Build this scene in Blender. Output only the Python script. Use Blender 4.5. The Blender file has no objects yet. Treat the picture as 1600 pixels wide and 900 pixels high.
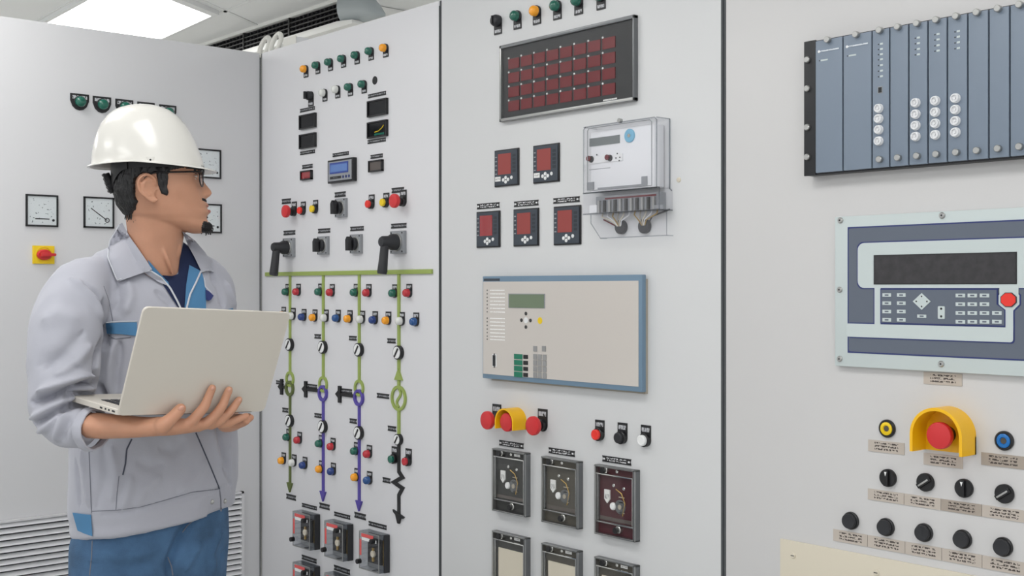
import bpy, bmesh, math, random
from mathutils import Vector, Matrix, noise
from mathutils.bvhtree import BVHTree
random.seed(7)
PI = math.pi
F = 1880.0                      # focal length in pixels of a 1600 x 900 picture
EYE = 1.4
scene = bpy.context.scene
COL = scene.collection
# ------------------------------------------------------------------ materials
def lin(c): return tuple(((v/255)/12.92 if v/255 <= .04045 else ((v/255+.055)/1.055)**2.4) for v in c)
MATS = {}
def mat(name, rgb, rough=.5, metal=0., spec=.5, bump=0., bscale=60., coat=0., vary=0., vscale=8., sheen=0., sss=0.):
    if name in MATS: return MATS[name]
    m = bpy.data.materials.new(name); m.use_nodes = True
    nt = m.node_tree; b = nt.nodes['Principled BSDF']
    c = lin(rgb)
    b.inputs['Base Color'].default_value = (*c, 1)
    b.inputs['Roughness'].default_value = rough
    b.inputs['Metallic'].default_value = metal
    b.inputs['Specular IOR Level'].default_value = spec
    b.inputs['Coat Weight'].default_value = coat
    b.inputs['Sheen Weight'].default_value = sheen
    if sss:
        b.inputs['Subsurface Weight'].default_value = sss
        b.inputs['Subsurface Radius'].default_value = (.012, .005, .003)
        b.inputs['Subsurface Scale'].default_value = 1.0
    tc = nt.nodes.new('ShaderNodeTexCoord')
    if vary:
        n = nt.nodes.new('ShaderNodeTexNoise'); n.inputs['Scale'].default_value = vscale; n.inputs['Detail'].default_value = 4
        nt.links.new(tc.outputs['Object'], n.inputs['Vector'])
        r = nt.nodes.new('ShaderNodeMapRange'); r.inputs['From Min'].default_value = .3; r.inputs['From Max'].default_value = .7
        r.inputs['To Min'].default_value = 1-vary; r.inputs['To Max'].default_value = 1+vary
        nt.links.new(n.outputs['Fac'], r.inputs['Value'])
        x = nt.nodes.new('ShaderNodeVectorMath'); x.operation = 'SCALE'; x.inputs[0].default_value = c
        nt.links.new(r.outputs[0], x.inputs['Scale']); nt.links.new(x.outputs[0], b.inputs['Base Color'])
    if bump:
        n = nt.nodes.new('ShaderNodeTexNoise'); n.inputs['Scale'].default_value = bscale; n.inputs['Detail'].default_value = 3
        nt.links.new(tc.outputs['Object'], n.inputs['Vector'])
        bp = nt.nodes.new('ShaderNodeBump'); bp.inputs['Strength'].default_value = bump; bp.inputs['Distance'].default_value = .002
        nt.links.new(n.outputs['Fac'], bp.inputs['Height']); nt.links.new(bp.outputs[0], b.inputs['Normal'])
    MATS[name] = m
    return m
def clear(name, tint=(255, 255, 255), gloss=.12, rough=.04):
    if name in MATS: return MATS[name]
    m = bpy.data.materials.new(name); m.use_nodes = True; nt = m.node_tree
    nt.nodes.remove(nt.nodes['Principled BSDF'])
    t = nt.nodes.new('ShaderNodeBsdfTransparent'); t.inputs[0].default_value = (*lin(tint), 1)
    g = nt.nodes.new('ShaderNodeBsdfGlossy'); g.inputs['Roughness'].default_value = rough
    f = nt.nodes.new('ShaderNodeLayerWeight'); f.inputs[0].default_value = .5
    pw = nt.nodes.new('ShaderNodeMath'); pw.operation = 'POWER'; pw.inputs[1].default_value = 4.; nt.links.new(f.outputs['Facing'], pw.inputs[0])
    a = nt.nodes.new('ShaderNodeMath'); a.operation = 'MULTIPLY_ADD'; a.use_clamp = True; a.inputs[1].default_value = .6; a.inputs[2].default_value = gloss*.3
    x = nt.nodes.new('ShaderNodeMixShader')
    nt.links.new(pw.outputs[0], a.inputs[0]); nt.links.new(a.outputs[0], x.inputs[0]); nt.links.new(t.outputs[0], x.inputs[1]); nt.links.new(g.outputs[0], x.inputs[2])
    nt.links.new(x.outputs[0], nt.nodes['Material Output'].inputs[0])
    MATS[name] = m; return m
def glow(name, rgb, s):
    m = bpy.data.materials.new(name); m.use_nodes = True; b = m.node_tree.nodes['Principled BSDF']
    b.inputs['Base Color'].default_value = (.8, .8, .8, 1); b.inputs['Emission Color'].default_value = (*lin(rgb), 1); b.inputs['Emission Strength'].default_value = s
    MATS[name] = m; return m
def textmat(name, bg, fg, rows=1, x0=.16, x1=.84, z0=.25, z1=.75, dens=40., holes=True, thr=.5, rough=.45, seed=0.):
    """an engraved plate: rows of small lettering too fine to read, and a fixing hole at each end"""
    if name in MATS: return MATS[name]
    m = bpy.data.materials.new(name); m.use_nodes = True; nt = m.node_tree; b = nt.nodes['Principled BSDF']; b.inputs['Roughness'].default_value = rough
    L = nt.links.new
    def M(op, a, c=None, d=None):
        n = nt.nodes.new('ShaderNodeMath'); n.operation = op
        for i, v in enumerate((a, c, d)):
            if v is None: continue
            if isinstance(v, (int, float)): n.inputs[i].default_value = v
            else: L(v, n.inputs[i])
        return n.outputs[0]
    tc = nt.nodes.new('ShaderNodeTexCoord'); s = nt.nodes.new('ShaderNodeSeparateXYZ'); L(tc.outputs['Generated'], s.inputs[0])
    X, Z = s.outputs[0], s.outputs[2]
    def between(v, a, c): return M('MULTIPLY', M('GREATER_THAN', v, a), M('LESS_THAN', v, c))
    zz = M('MULTIPLY', M('DIVIDE', M('SUBTRACT', Z, z0), z1-z0), float(rows))
    line = between(M('FRACT', zz), .2, .8)
    cv = nt.nodes.new('ShaderNodeCombineXYZ'); L(M('MULTIPLY', X, dens), cv.inputs[0]); L(M('MULTIPLY', M('FLOOR', zz), 7.3), cv.inputs[1]); L(M('MULTIPLY', M('FRACT', zz), 1.6), cv.inputs[2])
    oi = nt.nodes.new('ShaderNodeObjectInfo')
    ad = nt.nodes.new('ShaderNodeVectorMath'); ad.operation = 'ADD'; L(cv.outputs[0], ad.inputs[0])
    c2 = nt.nodes.new('ShaderNodeCombineXYZ'); L(M('MULTIPLY', oi.outputs['Random'], 50.), c2.inputs[0]); c2.inputs[1].default_value = seed; L(c2.outputs[0], ad.inputs[1])
    n = nt.nodes.new('ShaderNodeTexNoise'); n.inputs['Scale'].default_value = 1.; n.inputs['Detail'].default_value = 1.; L(ad.outputs[0], n.inputs['Vector'])
    mask = M('MULTIPLY', M('MULTIPLY', between(X, x0, x1), between(Z, z0, z1)), M('MULTIPLY', line, M('GREATER_THAN', n.outputs['Fac'], thr)))
    if holes:
        for hx in (.07, .93):
            mask = M('MAXIMUM', mask, M('MULTIPLY', between(X, hx-.035, hx+.035), between(Z, .35, .65)))
    mx = nt.nodes.new('ShaderNodeMix'); mx.data_type = 'RGBA'; L(mask, mx.inputs[0]); mx.inputs[6].default_value = (*lin(bg), 1); mx.inputs[7].default_value = (*lin(fg), 1)
    L(mx.outputs[2], b.inputs['Base Color'])
    MATS[name] = m; return m

mat('cab_a', (216, 216, 218), .42, bump=.05, bscale=300); mat('cab_b', (218, 218, 221), .4, bump=.05, bscale=300)
mat('cab_c', (214, 215, 216), .4, bump=.05, bscale=300); mat('cab_d', (209, 208, 208), .4, bump=.05, bscale=300)
mat('seal', (72, 75, 78), .8); mat('black', (22, 22, 25), .35); mat('soft_black', (38, 39, 43), .5); mat('rubber', (30, 30, 32), .7)
mat('green_lens', (6, 98, 80), .18, coat=.6); mat('red_lens', (188, 30, 45), .2, coat=.5); mat('amber_lens', (250, 165, 15), .2, coat=.5)
mat('white_lens', (225, 226, 222), .25, coat=.4); mat('blue_lens', (20, 78, 140), .2, coat=.5); mat('dark_blue_lens', (18, 55, 125), .2, coat=.5)
mat('bright_red', (235, 52, 40), .3); mat('stop_red', (208, 48, 52), .38); mat('yellow', (240, 205, 20), .35); mat('guard_yellow', (248, 190, 10), .35)
mat('steel', (178, 178, 176), .3, metal=.85); mat('chrome', (215, 215, 212), .15, metal=.9); mat('grey_plate', (146, 149, 153), .5); mat('dark_steel', (118, 120, 122), .32, metal=.7)
mat('olive', (150, 168, 86), .45); mat('dark_olive', (92, 105, 52), .45); mat('purple', (84, 70, 158), .45); mat('mimic_black', (24, 24, 26), .5)
mat('slate', (58, 66, 76), .45); mat('slate_dark', (40, 46, 54), .4); mat('screen_red', (150, 64, 60), .4); mat('screen_deep_red', (150, 22, 32), .15, coat=1.)
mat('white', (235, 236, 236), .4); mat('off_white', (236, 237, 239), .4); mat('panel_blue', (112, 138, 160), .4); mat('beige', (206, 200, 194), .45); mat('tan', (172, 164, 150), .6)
mat('lcd', (112, 128, 104), .2); mat('lcd_grey', (118, 124, 124), .15); mat('key_grey', (150, 150, 150), .5); mat('green_key', (22, 120, 92), .4)
mat('rack_grey', (125, 138, 154), .42); mat('rack_black', (28, 29, 33), .45); mat('navy', (38, 50, 110), .4); mat('hmi_dark', (96, 104, 118), .45); mat('hmi_light', (200, 210, 210), .42)
mat('vfd', (52, 50, 52), .1, vary=.25, vscale=60); mat('cream', (216, 208, 190), .5); mat('cable', (232, 231, 224), .5); mat('ceil', (246, 247, 247), .8, bump=.15, bscale=250)
mat('tbar', (240, 241, 241), .5); mat('ac_white', (244, 244, 240), .4); mat('ac_grey', (178, 186, 188), .4); mat('floor', (186, 186, 182), .4, vary=.04); mat('wall', (244, 244, 242), .8)
mat('deep_red_panel', (84, 10, 20), .35); mat('slot_red', (110, 12, 25), .25); mat('relay_dark', (48, 48, 47), .4); mat('relay_maroon', (72, 30, 37), .4); mat('relay_olive', (76, 72, 64), .4)
mat('brass', (190, 158, 90), .35, metal=.6); mat('blue_disc', (120, 185, 215), .4); mat('pink_red', (220, 90, 88), .4); mat('dial', (226, 232, 234), .4)
mat('lcd_blue', (96, 128, 188), .25); mat('frame_blue', (52, 74, 150), .3)
clear('clear', gloss=.06); clear('clear_grey', (228, 230, 232)); clear('clear_cover', (254, 254, 255), gloss=.15, rough=.12)
textmat('plate_text', (24, 24, 27), (150, 152, 156), 1, dens=22., z0=.22, z1=.78, thr=.46); textmat('plate_text2', (24, 24, 27), (225, 226, 228), 2, dens=26., z0=.12, z1=.88)
textmat('tag_text', (26, 26, 29), (190, 192, 196), 1, x0=.1, x1=.9, z0=.62, z1=.95, dens=10., holes=False, thr=.42)
textmat('tag_text_low', (26, 26, 29), (190, 192, 196), 1, x0=.1, x1=.9, z0=.03, z1=.3, dens=10., holes=False, thr=.42)
textmat('tag_small', (26, 26, 29), (150, 152, 156), 1, x0=.3, x1=.7, z0=.3, z1=.7, dens=14., holes=False)
textmat('tan_text', (192, 182, 172), (70, 62, 58), 3, x0=.18, x1=.84, z0=.14, z1=.9, dens=22., holes=False, thr=.47)
textmat('tan_text_dark', (168, 157, 146), (70, 62, 58), 3, x0=.18, x1=.84, z0=.14, z1=.9, dens=22., holes=False, thr=.47)
textmat('light_text', (125, 138, 154), (214, 220, 226), 1, x0=.02, x1=.98, z0=.1, z1=.9, dens=22., holes=False, thr=.4)
textmat('label_text', (206, 200, 194), (248, 248, 246), 1, x0=.02, x1=.98, z0=.05, z1=.95, dens=12., holes=False, thr=.35)
textmat('white_label', (232, 232, 230), (150, 150, 150), 1, x0=.1, x1=.9, z0=.2, z1=.8, dens=12., holes=False)
textmat('dial_text', (226, 232, 234), (120, 130, 134), 6, x0=.08, x1=.92, z0=.05, z1=.95, dens=12., holes=False, thr=.66)

# ------------------------------------------------------------------ mesh building (local: x right, y into the wall, z up)
class MB:
    def __init__(s): s.v = []; s.f = []; s.m = []; s.mats = []; s.sm = []
    def mi(s, m):
        if m not in s.mats: s.mats.append(m)
        return s.mats.index(m)
    def add(s, vs, fs, m, smooth=False):
        o = len(s.v); s.v += [tuple(v) for v in vs]; i = s.mi(m)
        for f in fs: s.f.append([o+k for k in f]); s.m.append(i); s.sm.append(smooth)
        return s
    def box(s, x0, x1, y0, y1, z0, z1, m):
        if x0 > x1: x0, x1 = x1, x0
        if y0 > y1: y0, y1 = y1, y0
        if z0 > z1: z0, z1 = z1, z0
        v = [(x, y, z) for x in (x0, x1) for y in (y0, y1) for z in (z0, z1)]
        return s.add(v, [(0,1,3,2),(4,6,7,5),(0,4,5,1),(2,3,7,6),(0,2,6,4),(1,5,7,3)], m)
    def prism(s, poly, y0, y1, m, smooth=False):
        if y0 > y1: y0, y1 = y1, y0
        n = len(poly); a = sum(poly[i][0]*poly[(i+1) % n][1]-poly[(i+1) % n][0]*poly[i][1] for i in range(n))
        if a < 0: poly = poly[::-1]
        v = [(x, y0, z) for x, z in poly]+[(x, y1, z) for x, z in poly]
        s.add(v, [list(range(n)), list(range(2*n-1, n-1, -1))], m)
        o = len(s.v)-2*n; i = s.mi(m)
        for k in range(n):
            j = (k+1) % n; s.f.append([o+k, o+n+k, o+n+j, o+j]); s.m.append(i); s.sm.append(smooth)
        return s
    def lathe(s, cx, cz, prof, m, n=24, sx=1., sz=1., y_off=0.):
        """prof: (radius, y) from the wall outwards; closes at both ends"""
        v = []; k = len(prof)
        for r, y in prof:
            for i in range(n):
                t = 2*PI*i/n; v.append((cx+r*sx*math.cos(t), y+y_off, cz+r*sz*math.sin(t)))
        fs = []
        for a in range(k-1):
            for i in range(n):
                j = (i+1) % n; fs.append((a*n+i, a*n+j, (a+1)*n+j, (a+1)*n+i))
        fs.append(list(range(n))[::-1]); fs.append([(k-1)*n+i for i in range(n)])
        return s.add(v, fs, m, True)
    def cyl(s, cx, cz, r, y0, y1, m, n=20, c=.0008, **k):
        if y0 < y1: y0, y1 = y1, y0
        c = min(c, (y0-y1)*.4, r*.4)
        return s.lathe(cx, cz, [(r, y0), (r, y1+c), (r-c, y1)], m, n, **k)
    def tube(s, pts, r, m, n=8, smooth=True):
        pts = [Vector(p) for p in pts]; v = []; rs = r if isinstance(r, (list, tuple)) else [r]*len(pts)
        prev = None
        for i, p in enumerate(pts):
            t = (pts[min(i+1, len(pts)-1)]-pts[max(i-1, 0)]).normalized()
            if prev is None:
                a = t.orthogonal().normalized()
            else:
                a = (prev-t*prev.dot(t)); a = a.normalized() if a.length > 1e-6 else t.orthogonal().normalized()
            prev = a; b = t.cross(a)
            for k in range(n):
                q = 2*PI*k/n; v.append(p+(a*math.cos(q)+b*math.sin(q))*rs[i])
        fs = []
        for i in range(len(pts)-1):
            for k in range(n):
                j = (k+1) % n; fs.append((i*n+k, i*n+j, (i+1)*n+j, (i+1)*n+k))
        fs.append(list(range(n))[::-1]); fs.append([(len(pts)-1)*n+k for k in range(n)])
        return s.add(v, fs, m, smooth)
    def ring(s, cx, cz, R, w, y0, y1, m, n=36):
        """flat annulus strip facing out of the wall"""
        v = []
        for r, y in ((R-w, y0), (R-w, y1), (R, y1), (R, y0)):
            for i in range(n):
                t = 2*PI*i/n; v.append((cx+r*math.cos(t), y, cz+r*math.sin(t)))
        fs = [(a*n+i, ((a+1) % 4)*n+i, ((a+1) % 4)*n+(i+1) % n, a*n+(i+1) % n) for a in range(4) for i in range(n)]
        return s.add(v, fs, m)
    def mesh(s, name, bevel=0.):
        me = bpy.data.meshes.new(name); me.from_pydata([tuple(v) for v in s.v], [], s.f)
        for m in s.mats: me.materials.append(MATS[m])
        me.polygons.foreach_set('material_index', s.m); me.polygons.foreach_set('use_smooth', s.sm)
        bm = bmesh.new(); bm.from_mesh(me)
        bmesh.ops.recalc_face_normals(bm, faces=bm.faces)
        if bevel:
            es = [e for e in bm.edges if len(e.link_faces) == 2 and e.calc_face_angle(0) > .6 and not (e.link_faces[0].smooth and e.link_faces[1].smooth)]
            bmesh.ops.bevel(bm, geom=es, offset=bevel, segments=2, affect='EDGES', profile=.6, clamp_overlap=True)
        bm.to_mesh(me); bm.free()
        try: me.set_sharp_from_angle(angle=.7)
        except Exception: pass
        return me
def props(o, label=None, cat=None, group=None, kind=None):
    if label: o['label'] = label
    if cat: o['category'] = cat
    if group: o['group'] = group
    if kind: o['kind'] = kind
    return o
def link(name, data=None, parent=None):
    o = bpy.data.objects.new(name, data); COL.objects.link(o)
    if parent: o.parent = parent
    return o

# ------------------------------------------------------------------ the two fronts that meet in the corner
CORNER = Vector((-.855, 4.1))
ANG = {'R': math.atan2(-.756, .655), 'L': math.atan2(.655, .756)}
def axes(w):
    t = ANG[w]; return Vector((math.cos(t), math.sin(t))), Vector((math.sin(t), -math.cos(t)))
def W(w, px, py, d=0.):
    """where a pixel's sight line meets the plane d metres in front of the front w: distance along it, and height"""
    a, n = axes(w); rx = (px-800)/F
    u = (rx*(CORNER.y+d*n.y)-CORNER.x-d*n.x)/(a.x-rx*a.y)
    return u, EYE+(450-py)/F*(CORNER.y+u*a.y+d*n.y)
def world(w, u, z, d=0.):
    a, n = axes(w); p = CORNER+a*u+n*d; return Vector((p.x, p.y, z))
CACHE = {}
def put(key, builder, w, u, z, name, label, cat, group=None, roll=0.):
    """a device on the front: an Empty on the wall with one mesh per part; repeats share mesh data"""
    if key not in CACHE:
        CACHE[key] = [(pn, mb.mesh(pn, bev), par) for pn, mb, par, bev in builder()]
    r = link(name); r.location = world(w, u, z); r.rotation_euler = (0, 0, ANG[w]); r.empty_display_size = .02
    props(r, label, cat, group)
    made = {}
    for i, (pn, me, par) in enumerate(CACHE[key]):
        o = link(pn, me, made[par] if par is not None else r); made[i] = o
    return r
ORD = ['first', 'second', 'third', 'fourth', 'fifth', 'sixth', 'seventh', 'eighth', 'ninth', 'tenth']
# ================================================================== ROOM
def slab(name, pts, z0, z1, m, kind='structure'):
    mb = MB(); n = len(pts)
    v = [(x, y, z0) for x, y in pts]+[(x, y, z1) for x, y in pts]
    mb.add(v, [list(range(n))[::-1], list(range(n, 2*n))]+[(k, (k+1) % n, n+(k+1) % n, n+k) for k in range(n)], m)
    o = link(name, mb.mesh(name)); o['kind'] = kind; return o
CEIL = 2.65
def cpt(px, py, z=CEIL):
    Y = (z-EYE)*F/(450-py); return ((px-800)/F*Y, Y)
def rc(u, d): p = world('R', u, 0, d); return (p.x, p.y)
room = [rc(-3.4, -3.2), rc(5.2, -3.2), rc(5.2, 5.2), rc(-3.4, 5.2)]
slab('floor', room, -.1, 0, 'floor'); slab('ceiling', room, CEIL, CEIL+.1, 'ceil')
slab('wall_right', [rc(-3.4, -3.2), rc(5.2, -3.2), rc(5.2, -3.3), rc(-3.4, -3.3)], 0, CEIL, 'wall')
slab('wall_left', [rc(-3.5, -3.2), rc(-3.4, -3.2), rc(-3.4, 5.2), rc(-3.5, 5.2)], 0, CEIL, 'wall')
# ceiling grid bars
def bar2(p, q, w, z0, z1, m, mb):
    p, q = Vector(p), Vector(q); t = (q-p).normalized(); s = Vector((-t.y, t.x))*w/2
    v = [(*(a+k*s), z) for z in (z0, z1) for a, k in ((p, 1), (q, 1), (q, -1), (p, -1))]
    mb.add(v, [(0,1,2,3),(7,6,5,4),(0,4,5,1),(1,5,6,2),(2,6,7,3),(3,7,4,0)], m)
def ext(p, q, a, b):
    p, q = Vector(p), Vector(q); t = (q-p).normalized(); return p-t*a, q+t*b
LC = [cpt(20, 55), cpt(225, 70), cpt(341, 16.5), cpt(194, -43)]
def inter(p1, p2, p3, p4):
    d1 = (p2[0]-p1[0], p2[1]-p1[1]); d2 = (p4[0]-p3[0], p4[1]-p3[1]); dt = d1[0]*d2[1]-d1[1]*d2[0]
    t = ((p3[0]-p1[0])*d2[1]-(p3[1]-p1[1])*d2[0])/dt; return (p1[0]+t*d1[0], p1[1]+t*d1[1])
for i, (p, q, a, b) in enumerate([(cpt(352, 17), cpt(314, 0), .9, 2.5), (cpt(243, 62), cpt(352, 17), 1.5, 2.2), (cpt(243, 62), cpt(341, 17), 1.5, 0), (cpt(50, 38), cpt(104, 7.5), 1.2, 1.8), (cpt(393, 29), cpt(352, 17), 0, .0)]):
    if i in (2, 4): continue
    mb = MB(); p, q = ext(p, q, a, b); bar2(p, q, .022, CEIL-.003, CEIL+.004, 'tbar', mb)
    o = link('trim_%d' % (i+1), mb.mesh('trim')); o['kind'] = 'structure'
# luminaires: the one in view, the same kind over the aisle, unseen ones added behind
glow('diffuser', (255, 254, 252), 6.4)
def luminaire(c4, label, group=None):
    r = link('ceiling_light'); cx = sum(p[0] for p in c4)/4; cy = sum(p[1] for p in c4)/4; r.location = (cx, cy, CEIL)
    props(r, label, 'light', 'recessed ceiling lights')
    pts = [(p[0]-cx, p[1]-cy) for p in c4]; inn = [(x*.94, y*.94) for x, y in pts]
    mb = MB(); n = 4
    v = [(x, y, z) for z, P in ((0, pts), (-.02, pts), (-.02, inn), (0, inn)) for x, y in P]
    mb.add(v, [((a % 4)*4+k, (a % 4)*4+(k+1) % 4, ((a+1) % 4)*4+(k+1) % 4, ((a+1) % 4)*4+k) for a in range(4) for k in range(4)], 'tbar')
    link('frame', mb.mesh('light_frame'), r)
    mb = MB(); v = [(x, y, -.008) for x, y in inn]+[(x, y, -.002) for x, y in inn]
    mb.add(v, [(3,2,1,0),(4,5,6,7)]+[(k, (k+1) % 4, 4+(k+1) % 4, 4+k) for k in range(4)], 'diffuser')
    link('diffuser', mb.mesh('diffuser'), r)
    return r
pl1 = (cpt(59, 33), cpt(113, 2.6)); pr1 = (cpt(243, 62), cpt(341, 17)); pf = (cpt(304, 1), cpt(341, 16))
far_r = inter(*pr1, *pf); far_l = inter(*pl1, *pf); d = (Vector(far_r)-Vector(pr1[0])).normalized()
near_r = Vector(far_r)-d*1.9; near_l = Vector(far_l)-(Vector(far_l)-Vector(pl1[0])).normalized()*1.9
luminaire([tuple(near_l), tuple(near_r), far_r, far_l], 'bright ceiling light panel behind the cabinets, above the man')
def rq(u0, u1, d0, d1): return [rc(u0, d0), rc(u1, d0), rc(u1, d1), rc(u0, d1)]
luminaire(rq(-.9, .3, -2.6, -2.0), 'unseen light panel added behind the mimic cabinet near the back wall')  # this and the next three: out of view, added to brighten the ceiling
luminaire(rq(.9, 2.1, -1.9, -1.3), 'unseen light panel added behind the cabinet with the red display')
luminaire(rq(1.2, 2.4, -2.95, -2.45), 'unseen light panel added by the back wall behind the keypad cabinet')
luminaire(rq(-2.9, -1.9, 1.3, 2.5), 'unseen light panel added beyond the louvred cabinet')
k = 0
for u0 in (-.3, 1.5, 3.3):
    for d0 in (1.0, 2.9):
        k += 1
        luminaire(rq(u0, u0+1.2, d0, d0+.6), ['square-cornered ceiling light panel over the aisle by the corner', 'ceiling light panel over the middle of the aisle', 'ceiling light panel over the aisle by the module rack',
              'ceiling light panel deeper into the room by the corner', 'ceiling light panel deeper into the room at its middle', 'ceiling light panel deeper into the room by the far end'][(0, 3, 1, 4, 2, 5)[k-1]])

# ================================================================== CABINETS
def cabinet(w, u0, u1, m, label, gap=.005, extra=None):
    r = link('switchgear_cabinet'); r.location = world(w, u0, 0); r.rotation_euler = (0, 0, ANG[w]); props(r, label, 'cabinet')
    wd = u1-u0; D = .6
    mb = MB(); mb.box(.001, wd-.001, .024, D, .1, 2.19, m); mb.box(.02, wd-.02, .04, D-.02, 0, .1, 'soft_black'); link('body', mb.mesh('cabinet_body', .003), r)
    mb = MB(); mb.box(gap, wd-gap, 0, .022, .1, 2.2, m); link('door', mb.mesh('cabinet_door', .0025), r)
    mb = MB(); mb.box(.0008, gap+.0005, .0002, .0235, .1, 2.198, 'seal'); mb.box(wd-gap-.0005, wd-.0008, .0002, .0235, .1, 2.185, 'seal'); link('door_seal', mb.mesh('door_seal'), r)
    mb = MB()
    for cx in (.1, wd-.1):
        pts = [(cx+.02*math.cos(t), .3, 2.19+.028+.02*math.sin(t)) for t in [2*PI*k/16 for k in range(17)]]
        mb.tube(pts, .005, 'steel')
    return r
cabA = cabinet('L', -1.0, 0, 'cab_a', 'pale grey cabinet behind the man with louvred lower grille and analogue gauges')
cabB = cabinet('R', 0, 1.0, 'cab_b', 'pale grey cabinet with coloured mimic diagram and many small lamps')
cabC = cabinet('R', 1.0, 2.0, 'cab_c', 'pale grey cabinet carrying red annunciator display and clear energy meter', .006)
cabD = cabinet('R', 2.0, 3.0, 'cab_d', 'pale grey cabinet carrying the blue-grey module rack and keypad terminal', .0065)
# louvre grille on cabinet A
mb = MB(); gx0, gx1 = .03, 1.0+W('L', 381, 770, .012)[0]; gz1 = .716
mb.box(gx0, gx0+.012, -.014, 0, .13, gz1, 'cab_a'); mb.box(gx1-.008, gx1, -.014, 0, .13, gz1, 'cab_a'); mb.box(gx0, gx1, -.014, 0, gz1-.006, gz1, 'cab_a'); mb.box(gx0, gx1, -.0008, 0, .13, gz1, 'soft_black')
z = gz1-.012
while z > .14:
    mb.add([(gx0+.01, -.001, z+.004), (gx1-.006, -.001, z+.004), (gx1-.006, -.014, z-.006), (gx0+.01, -.014, z-.006), (gx0+.01, -.001, z+.0028), (gx1-.006, -.001, z+.0028), (gx1-.006, -.014, z-.0080), (gx0+.01, -.014, z-.0080)],
           [(0,1,2,3),(7,6,5,4),(0,4,5,1),(1,5,6,2),(2,6,7,3),(3,7,4,0)], 'off_white'); z -= .0183
link('louvre_grille', mb.mesh('louvre_grille'), cabA)
# small scratch mark / blanking on cabinet C
# ------------------------------------------------------------------ devices
def holder(w=.028, up=.024, tagpos='above', text='tag_text'):
    """legend plate: square at the label end, rounded round the lens"""
    r = w/2; pts = []
    for k in range(13):
        t = PI+PI*k/12; pts.append((r*math.cos(t), r*math.sin(t)))
    pts += [(r, up), (-r, up)]
    if tagpos == 'below': pts = [(x, -z) for x, z in pts]; text = 'tag_text_low'
    return MB().prism(pts, 0, -.0025, text)
def lamp(color, tagpos='above', r=.0118, w=.026, up=.026):
    def b():
        a = holder(w, up, tagpos)
        c = MB().cyl(0, 0, r+.0015, -.0024, -.007, 'soft_black')
        l = MB().lathe(0, 0, [(r, -.006), (r, -.014), (r*.93, -.0175), (r*.75, -.0205), (r*.45, -.0222), (.0006, -.0228)], color)
        return [('nameplate', a, None, 0), ('bezel', c, None, 0), ('lens', l, None, 0)]
    return b
def shield_lamp():
    def b():
        a = MB().prism([(-.029, .022), (.029, .022), (.029, .0), (.022, -.017), (.012, -.026), (0, -.029), (-.012, -.026), (-.022, -.017), (-.029, 0)], 0, -.003, 'tag_text')
        c = MB().cyl(0, -.003, .0185, -.0028, -.009, 'soft_black', 24)
        l = MB().lathe(0, -.003, [(.0165, -.008), (.0165, -.014), (.015, -.019), (.011, -.0225), (.006, -.0245), (.0006, -.025)], 'green_lens')
        return [('nameplate', a, None, .0005), ('bezel', c, None, 0), ('lens', l, None, 0)]
    return b
def button(color, flush=False, r=.0112, tagpos='above', w=.028, up=.029):
    def b():
        a = holder(w, up, tagpos)
        c = MB().cyl(0, 0, r+.003, -.0024, -.012, 'black', c=.0015)
        l = MB().lathe(0, 0, [(r, -.011), (r, -.0185), (r-.001, -.0195), (r*.7, -.0198), (r*.65, -.0192), (.0005, -.0192)], color)
        return [('nameplate', a, None, 0), ('collar', c, None, 0), ('push_cap', l, None, 0)]
    return b
def mushroom(r=.0205, up=.033, w=.03, label=True):
    def b():
        a = holder(w, up)
        c = MB().lathe(0, 0, [(.0145, -.0024), (.0145, -.012), (.011, -.014), (.011, -.026)], 'black')
        l = MB().lathe(0, 0, [(.012, -.024), (r*.92, -.026), (r, -.029), (r, -.036), (r*.95, -.0385), (r*.6, -.0405), (.0005, -.041)], 'stop_red', 28)
        return ([('nameplate', a, None, 0)] if label else [])+[('collar', c, None, 0), ('mushroom_head', l, None, 0)]
    return b
def rotary(p=.058, turned=0., tag=True):
    def b():
        a = MB().box(-p/2, p/2, 0, -.010, -p/2, p/2, 'grey_plate').cyl(0, 0, p*.4, -.0099, -.0125, 'steel', 28)
        for sx in (-1, 1):
            for sz in (-1, 1): a.cyl(sx*p*.41, sz*p*.41, .0025, -.0099, -.0115, 'soft_black', 8)
        k = MB().cyl(0, 0, p*.33, -.0124, -.022, 'soft_black', 24)
        g = [(-p*.13, -p*.36), (p*.13, -p*.36), (p*.15, p*.2), (0, p*.38), (-p*.15, p*.2)]
        k.prism(g, -.0215, -.040, 'black')
        return [('switch_plate', a, None, .001), ('knob', k, None, .001)]
    return b
def handle_switch(p=.062):
    def b():
        a = MB().box(-p/2, p/2, 0, -.012, -p/2, p/2, 'grey_plate').cyl(0, 0, p*.4, -.0118, -.016, 'steel', 28)
        for sx in (-1, 1):
            for sz in (-1, 1): a.cyl(sx*p*.41, sz*p*.41, .0028, -.0118, -.0135, 'soft_black', 8)
        h = MB().lathe(0, 0, [(p*.36, -.0155), (p*.36, -.030), (p*.27, -.040), (p*.25, -.062), (p*.2, -.067), (.001, -.068)], 'soft_black', 24)
        h.tube([(0, -.052, .0), (.001, -.056, -.028), (.002, -.060, -.058), (.003, -.064, -.086), (.003, -.065, -.092)], [.0125, .0125, .0135, .015, .0135], 'soft_black', 14)
        return [('switch_plate', a, None, .001), ('pistol_handle', h, None, 0)]
    return b
def selector(r=.0205):
    def b():
        a = MB().cyl(0, 0, r, 0, -.012, 'black', 28).cyl(0, 0, r*.84, -.0118, -.0135, 'white', 28)
        t = math.radians(35); q = []
        for x, z in ((-r*.12, -r*.72), (r*.12, -r*.72), (r*.12, r*.72), (-r*.12, r*.72)): q.append((x*math.cos(t)+z*math.sin(t), z*math.cos(t)-x*math.sin(t)))
        k = MB().prism(q, -.0133, -.0155, 'black')
        return [('dial', a, None, 0), ('pointer_bar', k, None, 0)]
    return b
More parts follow.
